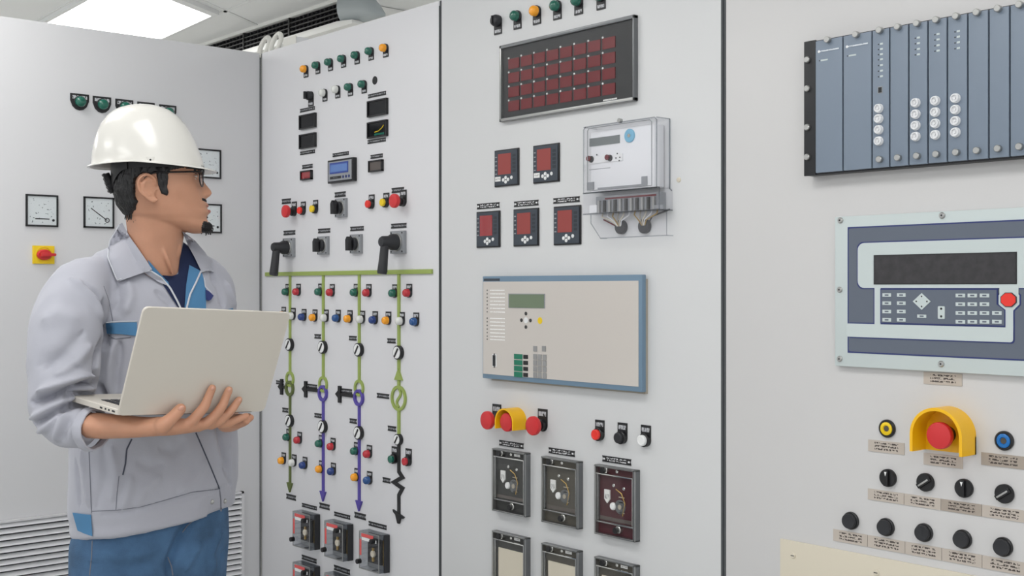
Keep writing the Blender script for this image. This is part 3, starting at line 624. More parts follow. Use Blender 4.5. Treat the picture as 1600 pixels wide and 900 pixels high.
# ---- clear energy meter
def energy_meter():
    d = .045
    u0, z1 = W('R', 912, 199, d); u1, z1b = W('R', 1026, 183, d); zm = W('R', 914, 303, d)[1]; zq = W('R', 1026, 292, d)[1]; zm = (zm+zq)/2
    zb_ = W('R', 1042, 368.5, .004)[1]; zt = (z1+z1b)/2
    w = u1-u0; cx = (u0+u1)/2; cz = zt; energy_meter.pos = (cx, cz); H = zm-zt; HB = zb_-zt
    q = lambda px, py, dd=d: (W('R', px, py, dd)[0]-cx, W('R', px, py, dd)[1]-cz)
    body = MB().box(-w/2+.012, w/2-.016, -.002, -.034, H+.002, -.012, 'off_white')
    out = [('meter_body', body, None, .003)]
    cov = MB(); t = .0025
    def shell(x0, x1, y0, y1, z0, z1, m):
        cov.box(x0, x0+t, y0, y1, z0, z1, m); cov.box(x1-t, x1, y0, y1, z0, z1, m); cov.box(x0, x1, y0, y1, z1-t, z1, m); cov.box(x0, x1, y0, y1, z0, z0+t, m); cov.box(x0, x1, y1, y1-.0012, z0, z1, m)
    shell(-w/2, w/2, -.0005, -d, H, 0, 'clear_cover')
    out.append(('clear_cover', cov, None, 0))
    rim = MB(); e = .0016; rz = .006
    loop = [(-w/2+rz, 0), (w/2-rz, 0), (w/2, -rz), (w/2, H), (-w/2, H), (-w/2, -rz), (-w/2+rz, 0)]
    rim.tube([(x, -d, z) for x, z in loop], e, 'clear_grey', 6); rim.tube([(x*.88, -d-.001, z*.94-.004) for x, z in loop], .0011, 'grey_plate', 6)
    rim.tube([(w/2, -.002, 0), (w/2, -.002, H), (w/2+.006, -.002, H-.005)], .0018, 'clear_grey', 6)
    rim.tube([(w/2, -d, 0), (w/2, -.002, 0)], .0014, 'clear_grey', 6)
    rim.tube([(-w/2, -d, 0), (-w/2, -.002, 0)], .0014, 'clear_grey', 6)
    out.append(('cover_rim', rim, None, 0))
    out.append(('seal_screw', MB().cyl(q(968, 191)[0], .004, .005, -d+.006, -d-.004, 'steel', 10), None, 0))
    # lower terminal cover: narrower clear box and skirt
    tc = MB(); x0 = -w/2-.002; x1 = w/2+.008
    z_a = H; z_b = q(975, 331)[1]
    def box_shell(x0, x1, y1, z0, z1, m):
        tc.box(x0, x0+t, -.0005, y1, z0, z1, m); tc.box(x1-t, x1, -.0005, y1, z0, z1, m); tc.box(x0, x1, -.0005, y1, z0, z0+t, m); tc.box(x0, x1, y1, y1-.0012, z0, z1, m)
    box_shell(x0, x1, -d, z_b, z_a-.001, 'clear_cover')
    r2 = .012; poly = [(x0+.004, z_b), (x0+.004, z_b-.02), (x0+.036, HB), (x1+.002, HB), (x1+.002, z_b)]
    tc.prism(poly, -.022, -.0235, 'clear_cover')
    tc.tube([(x, -.023, z) for x, z in poly], .0013, 'clear_grey', 6); tc.tube([(x0, -d, z_a), (x1, -d, z_a)], .0016, 'clear_grey', 6); tc.tube([(x0, -d, z_b), (x1, -d, z_b)], .0016, 'clear_grey', 6)
    tc.tube([(x1, -d, z_a), (x1, -d, z_b), (x1+.002, -.004, z_b)], .0016, 'clear_grey', 6)
    tc.tube([(x1+.002, -.023, HB), (x1+.002, -.002, HB)], .0013, 'clear_grey', 6); tc.tube([(x0+.036, -.023, HB), (x0+.036, -.002, HB)], .0013, 'clear_grey', 6)
    out.append(('terminal_cover', tc, None, 0))
    tb = MB().box(x0+.02, x1-.02, -.001, -.022, z_b+.003, z_a-.008, 'grey_plate')
    n = 11
    for i in range(n):
        xx = x0+.034+i*(x1-x0-.068)/(n-1); tb.box(xx-.003, xx+.003, -.0219, -.028, z_b+.003, z_a-.018, 'relay_dark' if i % 2 else 'steel')
    tb.box(x0+.05, x1-.03, -.0219, -.0225, z_a-.016, z_a-.012, 'slot_red')
    out.append(('terminal_block', tb, None, 0))
    g = [q(968.3, 354.7, .01), q(1005, 353.5, .01)]
    for gx, gz in g: out.append(('cable_gland', MB().cyl(gx, gz, .0165, -.0005, -.012, 'soft_black', 20, c=.002), None, 0))
    for i in range(n):
        xx = x0+.034+i*(x1-x0-.068)/(n-1); gx, gz = g[0 if i < n//2+1 else 1]
        out.append(('wire', MB().tube([(xx, -.012, z_b+.004), (xx, -.016, z_b-.006), (gx+(xx-gx)*.35, -.017, gz+.014), (gx+(xx-gx)*.12, -.011, gz+.002)], .0016, ['cream', 'off_white', 'brass', 'tan'][i % 4], 6), None, 0))
    out.append(('wire', MB().tube([(x0+.028, -.004, z_b-.012), (g[0][0]-.012, -.008, g[0][1]+.002)], .0018, 'slot_red', 6), None, 0))
    out.append(('wire', MB().tube([(x1-.004, -.006, z_b+.002), (g[1][0]+.028, -.01, g[1][1]+.022), (g[1][0]+.012, -.008, g[1][1]+.002)], .002, 'soft_black', 6), None, 0))
    out.append(('bracket', MB().box(x1-.03, x1-.002, -.024, -.03, z_b+.002, z_b+.012, 'grey_plate').box(x0+.006, x0+.03, -.024, -.03, z_b+.004, z_b+.022, 'off_white'), None, 0))
    f = lambda px, py: q(px, py, .035)
    a, b_ = f(921, 213.5), f(968, 230); out.append(('lcd_screen', MB().box(a[0], b_[0], -.0338, -.0352, a[1]-.005, a[1]-.024, 'lcd_grey'), None, 0))
    c = f(984, 212); out.append(('seal_disc', MB().lathe(*c, [(.0155, -.0338), (.0155, -.037), (.0145, -.038), (.006, -.0381), (.0055, -.0375), (.0005, -.0375)], 'blue_disc', 24).lathe(*c, [(.004, -.0374), (.004, -.039), (.0005, -.039)], 'tan', 12), None, 0))
    pl = f(946, 247); out.append(('button_strip', MB().box(f(912, 250)[0], f(973, 240)[0], -.0338, -.0362, pl[1]-.010, pl[1]+.006, 'white'), None, 0))
    for bx, by in ((922, 248), (951, 246)):
        c = f(bx, by); out.append(('button', MB().cyl(c[0]+.006, c[1]-.002, .0078, -.036, -.0385, 'black', 14).cyl(c[0], c[1], .0065, -.0384, -.043, 'slot_red', 14), None, 0))
    dots = MB()
    for bx, by in ((933, 242), (965, 240), (963, 247), (969, 246), (968, 251)): c = f(bx, by); dots.cyl(c[0], c[1], .002, -.0361, -.0368, 'black', 8)
    out.append(('port', dots, None, 0))
    ln = MB(); a = f(920, 262); ln.box(a[0], a[0]+.07, -.0338, -.0343, a[1]-.006, a[1]-.0045, 'grey_plate')
    a = f(935, 297); b_ = f(1003, 290); ln.box(a[0], b_[0], -.0338, -.0375, a[1]+.001, a[1]+.005, 'grey_plate'); ln.box(b_[0], b_[0]+.016, -.0338, -.037, a[1], a[1]+.022, 'grey_plate').box(f(918, 296)[0], f(928, 296)[0], -.0338, -.037, a[1]+.002, a[1]+.02, 'grey_plate'); out.append(('label_line', ln, None, 0))
    return out
parts_em = energy_meter(); put('em', lambda: parts_em, 'R', *energy_meter.pos, 'energy_meter', 'white energy meter under a clear plastic cover, blue disc and wired terminals', 'meter')
# ---- protection unit, grey front with blue frame
def bay_unit():
    d = .022
    u0, zt = W('R', 754, 431.3, d); zb0 = W('R', 754, 592, d)[1]; u1, ztr = W('R', 1003, 429.6, d); zb1 = W('R', 1003, 611.5, d)[1]
    zb_ = (zb0+zb1)/2; zt = (zt+ztr)/2
    cx, cz = (u0+u1)/2, (zt+zb_)/2; w = u1-u0; h = zt-zb_; bay_unit.pos = (cx, cz)
    q = lambda px, py: (W('R', px, py, d)[0]-cx, W('R', px, py, d)[1]-cz)
    fr = MB().box(-w/2, w/2, -.008, -d, -h/2, h/2, 'panel_blue')
    fl = MB().box(-w/2+.02, w/2-.002, 0, -.0078, -h/2-.005, h/2-.01, 'tan')  # thin tan plate behind the frame, reaching below its lower edge
    face = MB().box(-w/2+.004, w/2-.010, -d+.0002, -d-.0012, -h/2+.012, h/2-.014, 'beige')
    out = [('frame', fr, None, .002), ('rear_plate', fl, None, 0), ('front_plate', face, None, 0)]
    D = -d-.0011
    Z = lambda zx, zy: q(730+zx/4.09, 410+zy/4.09)
    def rect(name, a, b_, th, m): p, r = Z(*a), Z(*b_); out.append((name, MB().box(p[0], r[0], D, D-th, p[1], r[1], m), None, 0))
    a = Z(272, 204); b_ = Z(495, 292); out.append(('lcd_screen', MB().box(a[0]-.003, b_[0]+.003, D, D-.0012, a[1]+.002, b_[1]-.001, 'grey_plate').box(a[0], b_[0], D-.0011, D-.0016, a[1], b_[1], 'lcd'), None, 0))
    x0, x1 = Z(146, 300)[0], Z(246, 300)[0]
    for i in range(14):
        zy = 178+i*23.2+(18 if i > 6 else 0)*1.0; zc = Z(196, min(zy, 494))[1]
        out.append(('label_row', MB().box(x0, x1, D, D-.0004, zc-.0022, zc+.0022, 'label_text'), None, 0))
        out.append(('status_light', MB().cyl(Z(130, 300)[0], zc, .0018, D, D-.001, 'relay_dark', 8), None, 0))
    c = Z(378, 370); out.append(('navigation_pad', MB().cyl(c[0], c[1], .008, D, D-.001, 'white', 20), None, 0))
    for dx, dz in ((0, .017), (0, -.017), (.017, 0), (-.017, 0)): out.append(('arrow_key', MB().cyl(c[0]+dx, c[1]+dz, .0048, D, D-.0016, 'relay_dark', 12), None, 0))
    c = Z(468, 372); out.append(('yellow_key', MB().cyl(c[0], c[1], .0085, D, D-.0012, 'yellow', 20), None, 0))
    rect('serial_port', (164, 585), (191, 668), .0012, 'white'); c = Z(178, 627); out.append(('port_socket', MB().box(c[0]-.004, c[0]+.004, D-.0011, D-.004, c[1]-.014, c[1]+.014, 'soft_black').cyl(c[0], c[1]+.0165, .002, D-.001, D-.003, 'black', 8).cyl(c[0], c[1]-.0165, .002, D-.001, D-.003, 'black', 8), None, 0))
    xa, xb = Z(303, 600)[0], Z(356, 600)[0]; xc, xd = Z(362, 600)[0], Z(391, 600)[0]; za, zz_ = Z(330, 583)[1], Z(330, 735)[1]; s = (za-zz_)/4
    for i in range(4):
        out.append(('green_key', MB().box(xa, xb, D, D-.0012, za-i*s-.001, za-(i+1)*s+.001, 'green_key'), None, 0))
        out.append(('black_key', MB().box(xc, xd, D, D-.0012, za-i*s-.002, za-(i+1)*s+.003, 'black'), None, 0))
    xs_ = [Z(438, 660)[0], Z(467, 660)[0], Z(498, 660)[0]]; za, zz_ = Z(467, 605)[1], Z(467, 722)[1]; s = (za-zz_)/3
    for i in range(4):
        for x in xs_: out.append(('keypad_key', MB().box(x-.0068, x+.0068, D, D-.0016, za-i*s-.0068, za-i*s+.0068, 'key_grey'), None, 0))
    for zx in (438, 494): c = Z(zx, 552); out.append(('keypad_key', MB().box(c[0]-.0068, c[0]+.0068, D, D-.0016, c[1]-.0068, c[1]+.0068, 'key_grey'), None, 0))
    a = Z(112, 108); out.append(('maker_lettering', MB().box(-w/2+.006, -w/2+.07, -d, -d-.0005, h/2-.012, h/2-.006, 'slate'), None, 0))
    return out
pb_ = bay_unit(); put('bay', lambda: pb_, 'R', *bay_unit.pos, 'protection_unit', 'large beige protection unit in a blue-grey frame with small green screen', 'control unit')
# ---- buttons
dev('mushC', mushroom(.024, .04, .034), 'R', 758.5, 657, .04, 'emergency_stop_button', 'red mushroom button beside the yellow guard, on its corner side', 'button')
dev('mushC', mushroom(.024, .04, .034), 'R', 830, 665.6, .04, 'emergency_stop_button', 'red mushroom button beside the yellow guard, on its far side', 'button')
def guard(R=.043, dep=.062, wall=.0045, leg=.022):
    mb = MB(); n = 20
    def outline(r): return [(r*math.cos(PI*k/n), r*math.sin(PI*k/n)) for k in range(n+1)]
    o_, i_ = outline(R), outline(R-wall)
    o_ = [(R, -leg)]+o_+[(-R, -leg)]; i_ = [(R-wall, -leg)]+i_+[(-R+wall, -leg)]
    v = [];
    for P, y in ((i_, 0), (i_, -dep), (o_, -dep), (o_, 0)): v += [(x, y, z) for x, z in P]
    m = len(o_); fs = [(a*m+k, a*m+k+1, ((a+1) % 4)*m+k+1, ((a+1) % 4)*m+k) for a in range(4) for k in range(m-1)]
    fs += [(0, m, 2*m, 3*m), (m-1, 2*m-1, 3*m-1, 4*m-1)]
    return mb.add(v, fs, 'guard_yellow', True)
def guarded(R, dep, r, leg, back=True):
    def b():
        g = guard(R, dep, R*.11, leg); bk = MB().prism([(R*math.cos(PI*k/16), R*math.sin(PI*k/16)) for k in range(17)]+[(-R, -leg), (R, -leg)], 0, -.004, 'guard_yellow')
        c = MB().lathe(0, 0, [(.0145, -.0038), (.0145, -.012), (.011, -.014), (.011, -.024)], 'black')
        l = MB().lathe(0, 0, [(.012, -.022), (r*.92, -.026), (r, -.030), (r, -.037), (r*.95, -.0395), (r*.6, -.0415), (.0005, -.042)], 'stop_red', 28)
        return [('guard_back', bk, None, 0), ('guard_hood', g, None, 0), ('collar', c, None, 0), ('mushroom_head', l, None, 0)]
    return b
dev('gC', guarded(.036, .046, .024, .018), 'R', 790, 660, .04, 'guarded_stop_button', 'red mushroom button under yellow hood between two bare red ones', 'button')
for x, y, c, lb in ((928.5, 679.5, 'bright_red', 'bright red push button starting the row of three below the beige unit'), (964, 684.4, 'soft_black', 'black push button in the middle of the row of three'), (1000.5, 688.6, 'white', 'white push button ending the row of three')):
    dev('pbC'+c, button(c, r=.0125, w=.03, up=.034), 'R', x, y, .02, 'push_button', lb, 'button', 'push buttons under the beige unit')
# ---- withdrawable relays
def relayC(w, h, inner, lowrow, labeled):
    def b():
        d = .018; e = .007
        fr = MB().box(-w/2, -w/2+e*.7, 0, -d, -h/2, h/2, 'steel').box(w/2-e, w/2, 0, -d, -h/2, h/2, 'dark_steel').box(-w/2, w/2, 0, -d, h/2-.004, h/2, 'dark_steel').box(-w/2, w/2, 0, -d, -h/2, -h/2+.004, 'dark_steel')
        body = MB().box(-w/2+.004, w/2-.004, 0, -.0072, -h/2+.004, h/2-.004, inner)
        bars = MB().box(-w/2+.006, w/2-.008, -.0072, -d, h/2-.0216, h/2-.0186, 'chrome').box(-w/2+.006, w/2-.0072, -.0072, -d+.002, -h/2+.033, -h/2+.030, 'dark_steel').box(w/2-.0120, w/2-.0099, -.0072, -d+.002, -h/2+.034, h/2-.0216, 'chrome').box(-w/2+.006, -w/2+.010, -.0072, -d+.004, -h/2+.034, h/2-.0216, 'dark_steel')
        out = [('frame', fr, None, .0012), ('relay_body', body, None, 0), ('cover_bars', bars, None, .0008)]
        for x, z in ((-w/2+.027, h/2-.0114), (.004, -h/2+.018)): out.append(('thumb_screw', MB().cyl(x+.005, z+.002, .0088, -.0072, -.0156, 'chrome', 16).cyl(x, z, .0075, -.0155, -.0204, 'black', 16), None, 0))
        out.append(('small_screw', MB().cyl(0, h/2-.0108, .0042, -.0072, -.0096, 'chrome', 12), None, 0))
        if labeled: out.append(('label', MB().box(.012, .034, -.0072, -.0081, h/2-.0144, h/2-.0078, 'white_label'), None, 0))
        if lowrow:
            out.append(('instruction_card', MB().box(-w/2+.018, w/2-.0144, -.0072, -.0096, -h/2+.035, h/2-.042, 'cream'), None, 0))
        else:
            out.append(('arrow_label', MB().prism([(-.040, .026), (-.022, .026), (-.022, .004), (-.031, -.006), (-.040, .004)], -.0072, -.0102, 'white_label'), None, 0))
            out.append(('setting_knob', MB().cyl(-.0120, -.0108, .009, -.0071, -.0132, 'white', 18, c=.003), None, 0))
            fl = MB()
            for x, z in ((-.0108, .038), (.022, .034)): fl.cyl(x, z, .0042, -.0071, -.0096, 'chrome', 10)
            fl.cyl(.010, -.010, .017, -.0071, -.0090, 'dark_steel', 20).cyl(.010, -.010, .006, -.0089, -.0105, 'tan', 12)
            for i in range(4): fl.box(.006+i*.001, .024, -.0071, -.0090, .012-i*.012, .014-i*.012, 'tan')
            fl.tube([(-.004, -.0078, .03), (.016, -.0096, .022), (.026, -.0084, .0), (.018, -.0084, -.03)], .0012, 'brass', 6)
            out.append(('movement', fl, None, 0))
            out.append(('lower_plate', MB().box(-w/2+.010, w/2-.0144, -.0071, -.0081, -h/2+.036, -.038, 'smoke'), None, 0))
        out.append(('cover_glass', MB().box(-w/2+.009, w/2-.0108, -d+.005, -d+.004, -h/2+.035, h/2-.0216, 'clear'), None, 0))
        return out
    return b
for i, (x0, x1, yt, yb, ytr, ybr, inner, lowrow, lab, lb) in enumerate((
    (768, 825, 700.5, 798.5, 708, 808, 'relay_dark', 0, 1, 'upper withdrawable relay nearest the mimic cabinet, dark inside, white sticker'),
    (845, 907, 713.5, 816, 721, 827, 'relay_olive', 0, 0, 'upper withdrawable relay in the middle, brownish inside'),
    (928, 996, 726, 835, 735, 847, 'relay_maroon', 0, 0, 'upper withdrawable relay with maroon inside'),
    (768, 825, 830, 930, 840, 941, 'relay_dark', 1, 1, 'lower relay with cream card, under the dark one'),
    (845, 907, 849, 952, 861, 964, 'relay_olive', 1, 1, 'lower relay with cream card, under the middle one'),
    (928, 996, 870, 980, 884, 993, 'relay_olive', 1, 1, 'lower relay cut by the picture edge, under the maroon one'))):
    d = .018; u0, z1 = W('R', x0, yt, d); u1, z2 = W('R', x1-4, ytr, d); z3 = W('R', x0, yb, d)[1]; z4 = W('R', x1-4, ybr, d)[1]
    w_, h_ = (u1-u0), ((z1+z2)/2-(z3+z4)/2)
    put('rc%d' % i, relayC(w_, h_, inner, lowrow, lab), 'R', (u0+u1)/2, ((z1+z2)/2+(z3+z4)/2)/2, 'withdrawable_relay', lb, 'relay', 'withdrawable relays')
# cable tie stub on the front beside the energy meter
u, z = W('R', 1061, 281); single('stub', lambda: [('p', MB().lathe(0, 0, [(.006, 0), (.005, -.003), (.0005, -.004)], 'cream', 12), None, 0)], 'R', u, z, 'paint_blob', 'small pale filler blob on the cabinet beside the energy meter', 'blob')

# ================================================================== CABINET D
def rack():
    d = .03; Z = lambda zx, zy: W('R', 1240+zx/3.103, zy/3.103, d)
    u0, zt = Z(50, 205); zb_ = Z(48, 852)[1]; zt2 = Z(950, 35)[1]; zb2 = Z(950, 782)[1]; print('rack', zt, zt2, zb_, zb2)
    zt = (zt+zt2)/2; zb_ = (zb_+zb2)/2; cx, cz = u0, (zt+zb_)/2; h = zt-zb_; rack.pos = (cx, cz)
    edges = [Z(x, 450)[0]-cx for x in (108, 243, 384, 470, 562, 655, 749, 848, 950, 1052)]; st = (edges[-1]-edges[2])/7
    for k in range(4): edges.append(edges[-1]+st)
    W_ = edges[-1]+.03
    out = [('chassis', MB().box(0, W_, 0, -d+.004, -h/2+.001, h/2-.001, 'rack_black'), None, .001), ('mounting_flange', MB().box(0, edges[0]-.001, -d+.004, -d, -h/2, h/2, 'rack_black'), None, .001)]
    for zy in (290, 430, 618, 762): c = Z(69, zy); out.append(('flange_screw', MB().cyl(c[0]-cx, c[1]-cz, .0065, -d, -d-.006, 'steel', 14, c=.0015), None, 0))
    socks = {2: (527, 577, 630, 685), 4: (500, 555, 610, 663), 5: (490, 545, 600, 655), 6: (478, 533, 588, 643)}; mid = {2: 424, 4: 603, 5: 698, 6: 796}
    for i in range(len(edges)-1):
        a, b_ = edges[i]+.0015, edges[i+1]-.0015; m = (a+b_)/2; me = len(out)
        out.append(('module', MB().box(a, b_, -d+.003, -d-.003, -h/2+.004, h/2-.004, 'rack_grey'), None, .0008)); D = -d-.003
        out.append(('retaining_screw', MB().cyl(m, h/2-.006, .0062, D+.001, D-.009, 'steel', 14, c=.001), me, 0))
        if i > 1: out.append(('retaining_screw', MB().cyl(m, -h/2+.019, .0062, D+.001, D-.009, 'steel', 14, c=.001), me, 0))
        if i < 2:
            out.append(('lettering', MB().box(a+.008, b_-.006, D, D-.0004, h/2-.028, h/2-.023, 'light_text').cyl(a+.008, h/2-.0255, .0028, D, D-.0006, 'white', 10), me, 0))
            out.append(('status_light', MB().box(a+.012, a+.028, D, D-.0004, h/2-.045, h/2-.042, 'hmi_light').cyl(a+.009, h/2-.0435, .0013, D, D-.0006, 'black', 6), me, 0))
        if i in mid:
            x = Z(mid[i], 450)[0]-cx; lg = MB(); rows_ = (215, 240, 265, 290, 318, 345, 372) if i == 2 else {4: (185, 212, 240, 266), 5: (168, 194, 222, 248), 6: (154, 181, 208, 236)}[i]
            for zy in rows_:
                zc = Z(mid[i], zy)[1]-cz; lg.cyl(x-.0035, zc, .0013, D, D-.0007, 'black', 6); lg.box(x, x+.006, D, D-.0004, zc-.0015, zc+.002, 'hmi_light')
            out.append(('status_lights', lg, me, 0))
            if i == 2:
                zc = Z(424, 437)[1]-cz; out.append(('port', MB().box(x-.005, x+.005, D, D-.0006, zc-.0065, zc+.0065, 'grey_plate').box(x-.0035, x+.0035, D-.0005, D-.001, zc-.005, zc+.005, 'black'), me, 0))
            for zy in socks[i]:
                c = Z(mid[i]-3, zy)
                out.append(('coaxial_socket', MB().lathe(c[0]-cx, c[1]-cz, [(.0088, D+.0005), (.0088, D-.003), (.0080, D-.0034), (.0080, D-.0075), (.0070, D-.0085), (.0056, D-.0085), (.0052, D-.005), (.0022, D-.005), (.0022, D-.0080), (.0004, D-.0080)], 'chrome' if 0 else 'off_white', 18), me, 0))
    return out
pr_ = rack(); put('rack', lambda: pr_, 'R', *rack.pos, 'module_rack', 'blue-grey rack of slim plug-in modules with round white sockets', 'rack')
# ---- keypad terminal
def terminal():
    Z3 = lambda zx, zy, d=.012: W('R', 1280+zx/3, 320+zy/3, d)
    u0, zt = Z3(73, 58); zb_ = Z3(65, 755)[1]; um = Z3(577, 50)[0]; cx = u0; uS = 2*um-u0; zt_ = W('R', 1590, 323.6, .012)[1]; zb2 = W('R', 1590, 587.7, .012)[1]; print('hmi', zt, zt_, zb_, zb2)
    zt = (zt+zt_)/2; zb_ = (zb_+zb2)/2; cz = (zt+zb_)/2; terminal.pos = (cx, cz); w = uS-u0+.012; h = zt-zb_
    Q = lambda zx, zy: (Z3(zx, zy)[0]-cx, Z3(zx, zy)[1]-cz)
    out = [('face_plate', MB().box(0, w, 0, -.012, -h/2, h/2, 'hmi_light'), None, .002)]
    x0, z1 = Q(137, 108); z0 = Q(137, 690)[1]; x1 = w-x0
    def rr(x0, z0, x1, z1, r, n=6):
        P = []
        for cx_, cz_, t0 in ((x1-r, z1-r, 0), (x0+r, z1-r, PI/2), (x0+r, z0+r, PI), (x1-r, z0+r, 1.5*PI)):
            for k in range(n+1): t = t0+PI/2*k/n; P.append((cx_+r*math.cos(t), cz_+r*math.sin(t)))
        return P
    e = .0022; L_ = lambda k: -.012-.0007*k
    p = MB().box(x0-e*.6, x1+e*.6, L_(0), L_(1), z0-e*.6, z1+e*.6, 'navy').prism(rr(x0+e*.6, z0+e*.6, x1-e*.6, z1-e*.6, .004), L_(1)+.0001, L_(1)-.0002, 'hmi_dark')
    out.append(('dark_panel', p, None, 0))
    bx0, bz1 = Q(183, 180); bz0 = Q(200, 390)[1]; bx1 = x1-.02
    # light inlay drawn as overlapping shapes on a slightly larger navy one
    vb0, vb1 = Q(262, 470)[0], Q(290, 470)[0]; lb1, lb0 = Q(137, 556)[1], Q(137, 618)[1]; rx0, rx1 = Q(876, 540)[0], Q(912, 540)[0]; kc = Q(892, 445); kr = Q(945, 445)[0]-kc[0]
    oct_ = lambda r: [(kc[0]+r*math.cos(PI/8+PI/4*k), kc[1]+r*math.sin(PI/8+PI/4*k)) for k in range(8)]
    lt, nv = MB(), MB()
    for mb, g, m, ya, yb in ((nv, e, 'navy', L_(1)-.0001, L_(2)), (lt, 0, 'hmi_light', L_(2)+.0001, L_(3))):
        s = [rr(bx0-g, bz0-g, bx1+g, bz1+g, .014), rr(vb0-g, lb0, vb1+g, bz0+.01, .001), rr(x0-.004 if not g else x0, lb0-g, rx1+g, lb1+g, .006), rr(rx0-g, lb0-g, rx1+g, kc[1], .006), oct_(kr+g*1.1)]
        for i, q_ in enumerate(s): mb.prism(q_, ya, yb-.00005*i, m)
        mb.box(kc[0]-kr*.85, kc[0]+kr*.85, ya, yb-.00028, kc[1], bz0+.003, m)
    out += [('navy_outline', nv, None, 0), ('light_inlay', lt, None, 0)]
    a, b_ = Q(259, 236), Q(930, 372); out.append(('display', MB().box(a[0], b_[0], L_(3)+.0003, L_(4), Q(930, 372)[1], Q(259, 236)[1], 'black').box(a[0]+.002, b_[0]-.002, L_(4)+.0001, L_(4)-.0003, b_[1]+.002, a[1]-.002, 'vfd'), None, 0))
    ka, kz1 = Q(290, 394); kb = Q(876, 480)[0]; kz0 = Q(290, 556)[1]; kn = Q(840, 465)
    poly = lambda g: [(ka+g, kz1-g), (kn[0]-g, kz1-g), (kn[0]-g, kn[1]-g*.4), (kb-g, kn[1]-.010-g*.4), (kb-g, kz0+g), (ka+g, kz0+g)]
    out.append(('keypad_panel', MB().prism(poly(0), L_(3)+.0002, L_(4), 'navy').prism(poly(e*.8), L_(4)+.0001, L_(4)-.0004, 'hmi_dark'), None, 0))
    D = L_(4)-.0003
    def key(zx, zy, wz=40, hz=17, m='hmi_light'):
        c = Q(zx, zy); ww = abs(Q(zx+wz/2, zy)[0]-Q(zx-wz/2, zy)[0]); hh = hz/3*.00117
        out.append(('key', MB().box(c[0]-ww/2, c[0]+ww/2, D, D-.0012, c[1]-hh/2, c[1]+hh/2, m).box(c[0]-ww*.22, c[0]+ww*.22, D-.0011, D-.0014, c[1]-hh*.2, c[1]+hh*.2, 'hmi_dark'), None, 0))
    for i, zy in enumerate((423, 461, 500, 539)): key(322, zy); key(390, zy)
    for zy, xs_ in ((425, (667, 723, 780)), (466, (667, 723, 780)), (507, (667, 723, 780, 838)), (548, (667, 723, 780, 838))):
        for zx in xs_: key(zx, zy, 44)
    key(486, 522, 42, 15)
    c = Q(486, 453); s = Q(528, 453)[0]-c[0]; s2 = .0155
    mb = MB().prism([(c[0]-s, c[1]), (c[0], c[1]-s2), (c[0]+s, c[1]), (c[0], c[1]+s2)], D, D-.0015, 'hmi_light')
    for dx, dz in ((s*.6, 0), (-s*.6, 0), (0, s2*.6), (0, -s2*.6)): mb.cyl(c[0]+dx, c[1]+dz, .0016, D-.0014, D-.0018, 'black', 8)
    out.append(('arrow_pad', mb, None, 0))
    c = Q(578, 505); out.append(('rocker_key', MB().prism(rr(c[0]-.0068, c[1]-.0115, c[0]+.0068, c[1]+.0115, .002), D, D-.0015, 'hmi_light').cyl(c[0], c[1]+.007, .0022, D-.0014, D-.002, 'soft_black', 8).cyl(c[0], c[1]-.007, .0022, D-.0014, D-.002, 'soft_black', 8), None, 0))
    o8 = [(kc[0]+.0155*math.cos(PI/8+PI/4*k), kc[1]+.0135*math.sin(PI/8+PI/4*k)) for k in range(8)]
    out.append(('stop_key', MB().prism(o8, L_(3), L_(3)-.002, 'soft_black').prism([(kc[0]+(x-kc[0])*.9, kc[1]+(z-kc[1])*.9) for x, z in o8], L_(3)-.0019, L_(3)-.0026, 'bright_red'), None, 0))
    for zx, zy in ((100, 73), (577, 50), (97, 398), (97, 722), (573, 746)): c = Q(zx, zy); out.append(('plate_screw', MB().cyl(c[0], c[1], .0058, -.0118, -.0155, 'steel', 14, c=.0015).cyl(c[0], c[1], .002, -.0154, -.0158, 'soft_black', 6), None, 0))
    return out
pt_ = terminal(); put('hmi', lambda: pt_, 'R', *terminal.pos, 'operator_terminal', 'wide pale-framed operator terminal with dark display, keypad and red octagonal key', 'control terminal')
def tanplate(px0, px1, py0, py1, label, dark=False, d=.0015):
    u0, z1 = W('R', px0, py0, d); u1 = W('R', px1, py0, d)[0]; z0 = W('R', px0, py1, d)[1]; w_, h_ = round(u1-u0, 4), round(z1-z0, 4)
    t = 'tan_text_dark' if dark else 'tan_text'
    single(('tp', w_, h_, t), lambda: [('plate', MB().box(-w_/2, w_/2, 0, -.0015, -h_/2, h_/2, t), None, 0)], 'R', (u0+u1)/2, (z0+z1)/2, 'nameplate', label, 'nameplate', 'tan engraved nameplates')
tanplate(1443, 1503, 581, 599.5, 'tan nameplate under the operator terminal')
tanplate(1356.5, 1412.8, 686.5, 704.5, 'tan nameplate under the yellow round button')
tanplate(1443, 1504, 707.5, 725.5, 'tan nameplate under the yellow hooded stop button')
tanplate(1533, 1601, 706.5, 726, 'greyish nameplate under the blue round button', True)
def ringbtn(color):
    def b():
        c = MB().lathe(0, 0, [(.0172, 0), (.0172, -.004), (.0155, -.006), (.0135, -.006), (.0135, -.003), (.0005, -.003)], 'black', 28)
        l = MB().lathe(0, 0, [(.0125, -.0028), (.0125, -.0062), (.0115, -.007), (.0068, -.007), (.006, -.005), (.0005, -.0048)], color, 24).cyl(0, 0, .0055, -.0047, -.0052, 'relay_olive', 16, c=.0001)
        return [('bezel', c, None, 0), ('push_cap', l, None, 0)]
    return b
mat('ring_blue', (20, 110, 185), .25)
dev('rby', ringbtn('yellow'), 'R', 1384, 670, .007, 'push_button', 'yellow round button with hollow centre beside the hooded stop', 'button')
dev('rbb', ringbtn('ring_blue'), 'R', 1567, 689, .007, 'push_button', 'blue round button with hollow centre at the picture edge', 'button')
dev('gD', guarded(.051, .05, .0245, .032), 'R', 1466, 681, .04, 'guarded_stop_button', 'large yellow hooded red stop button below the operator terminal', 'button')
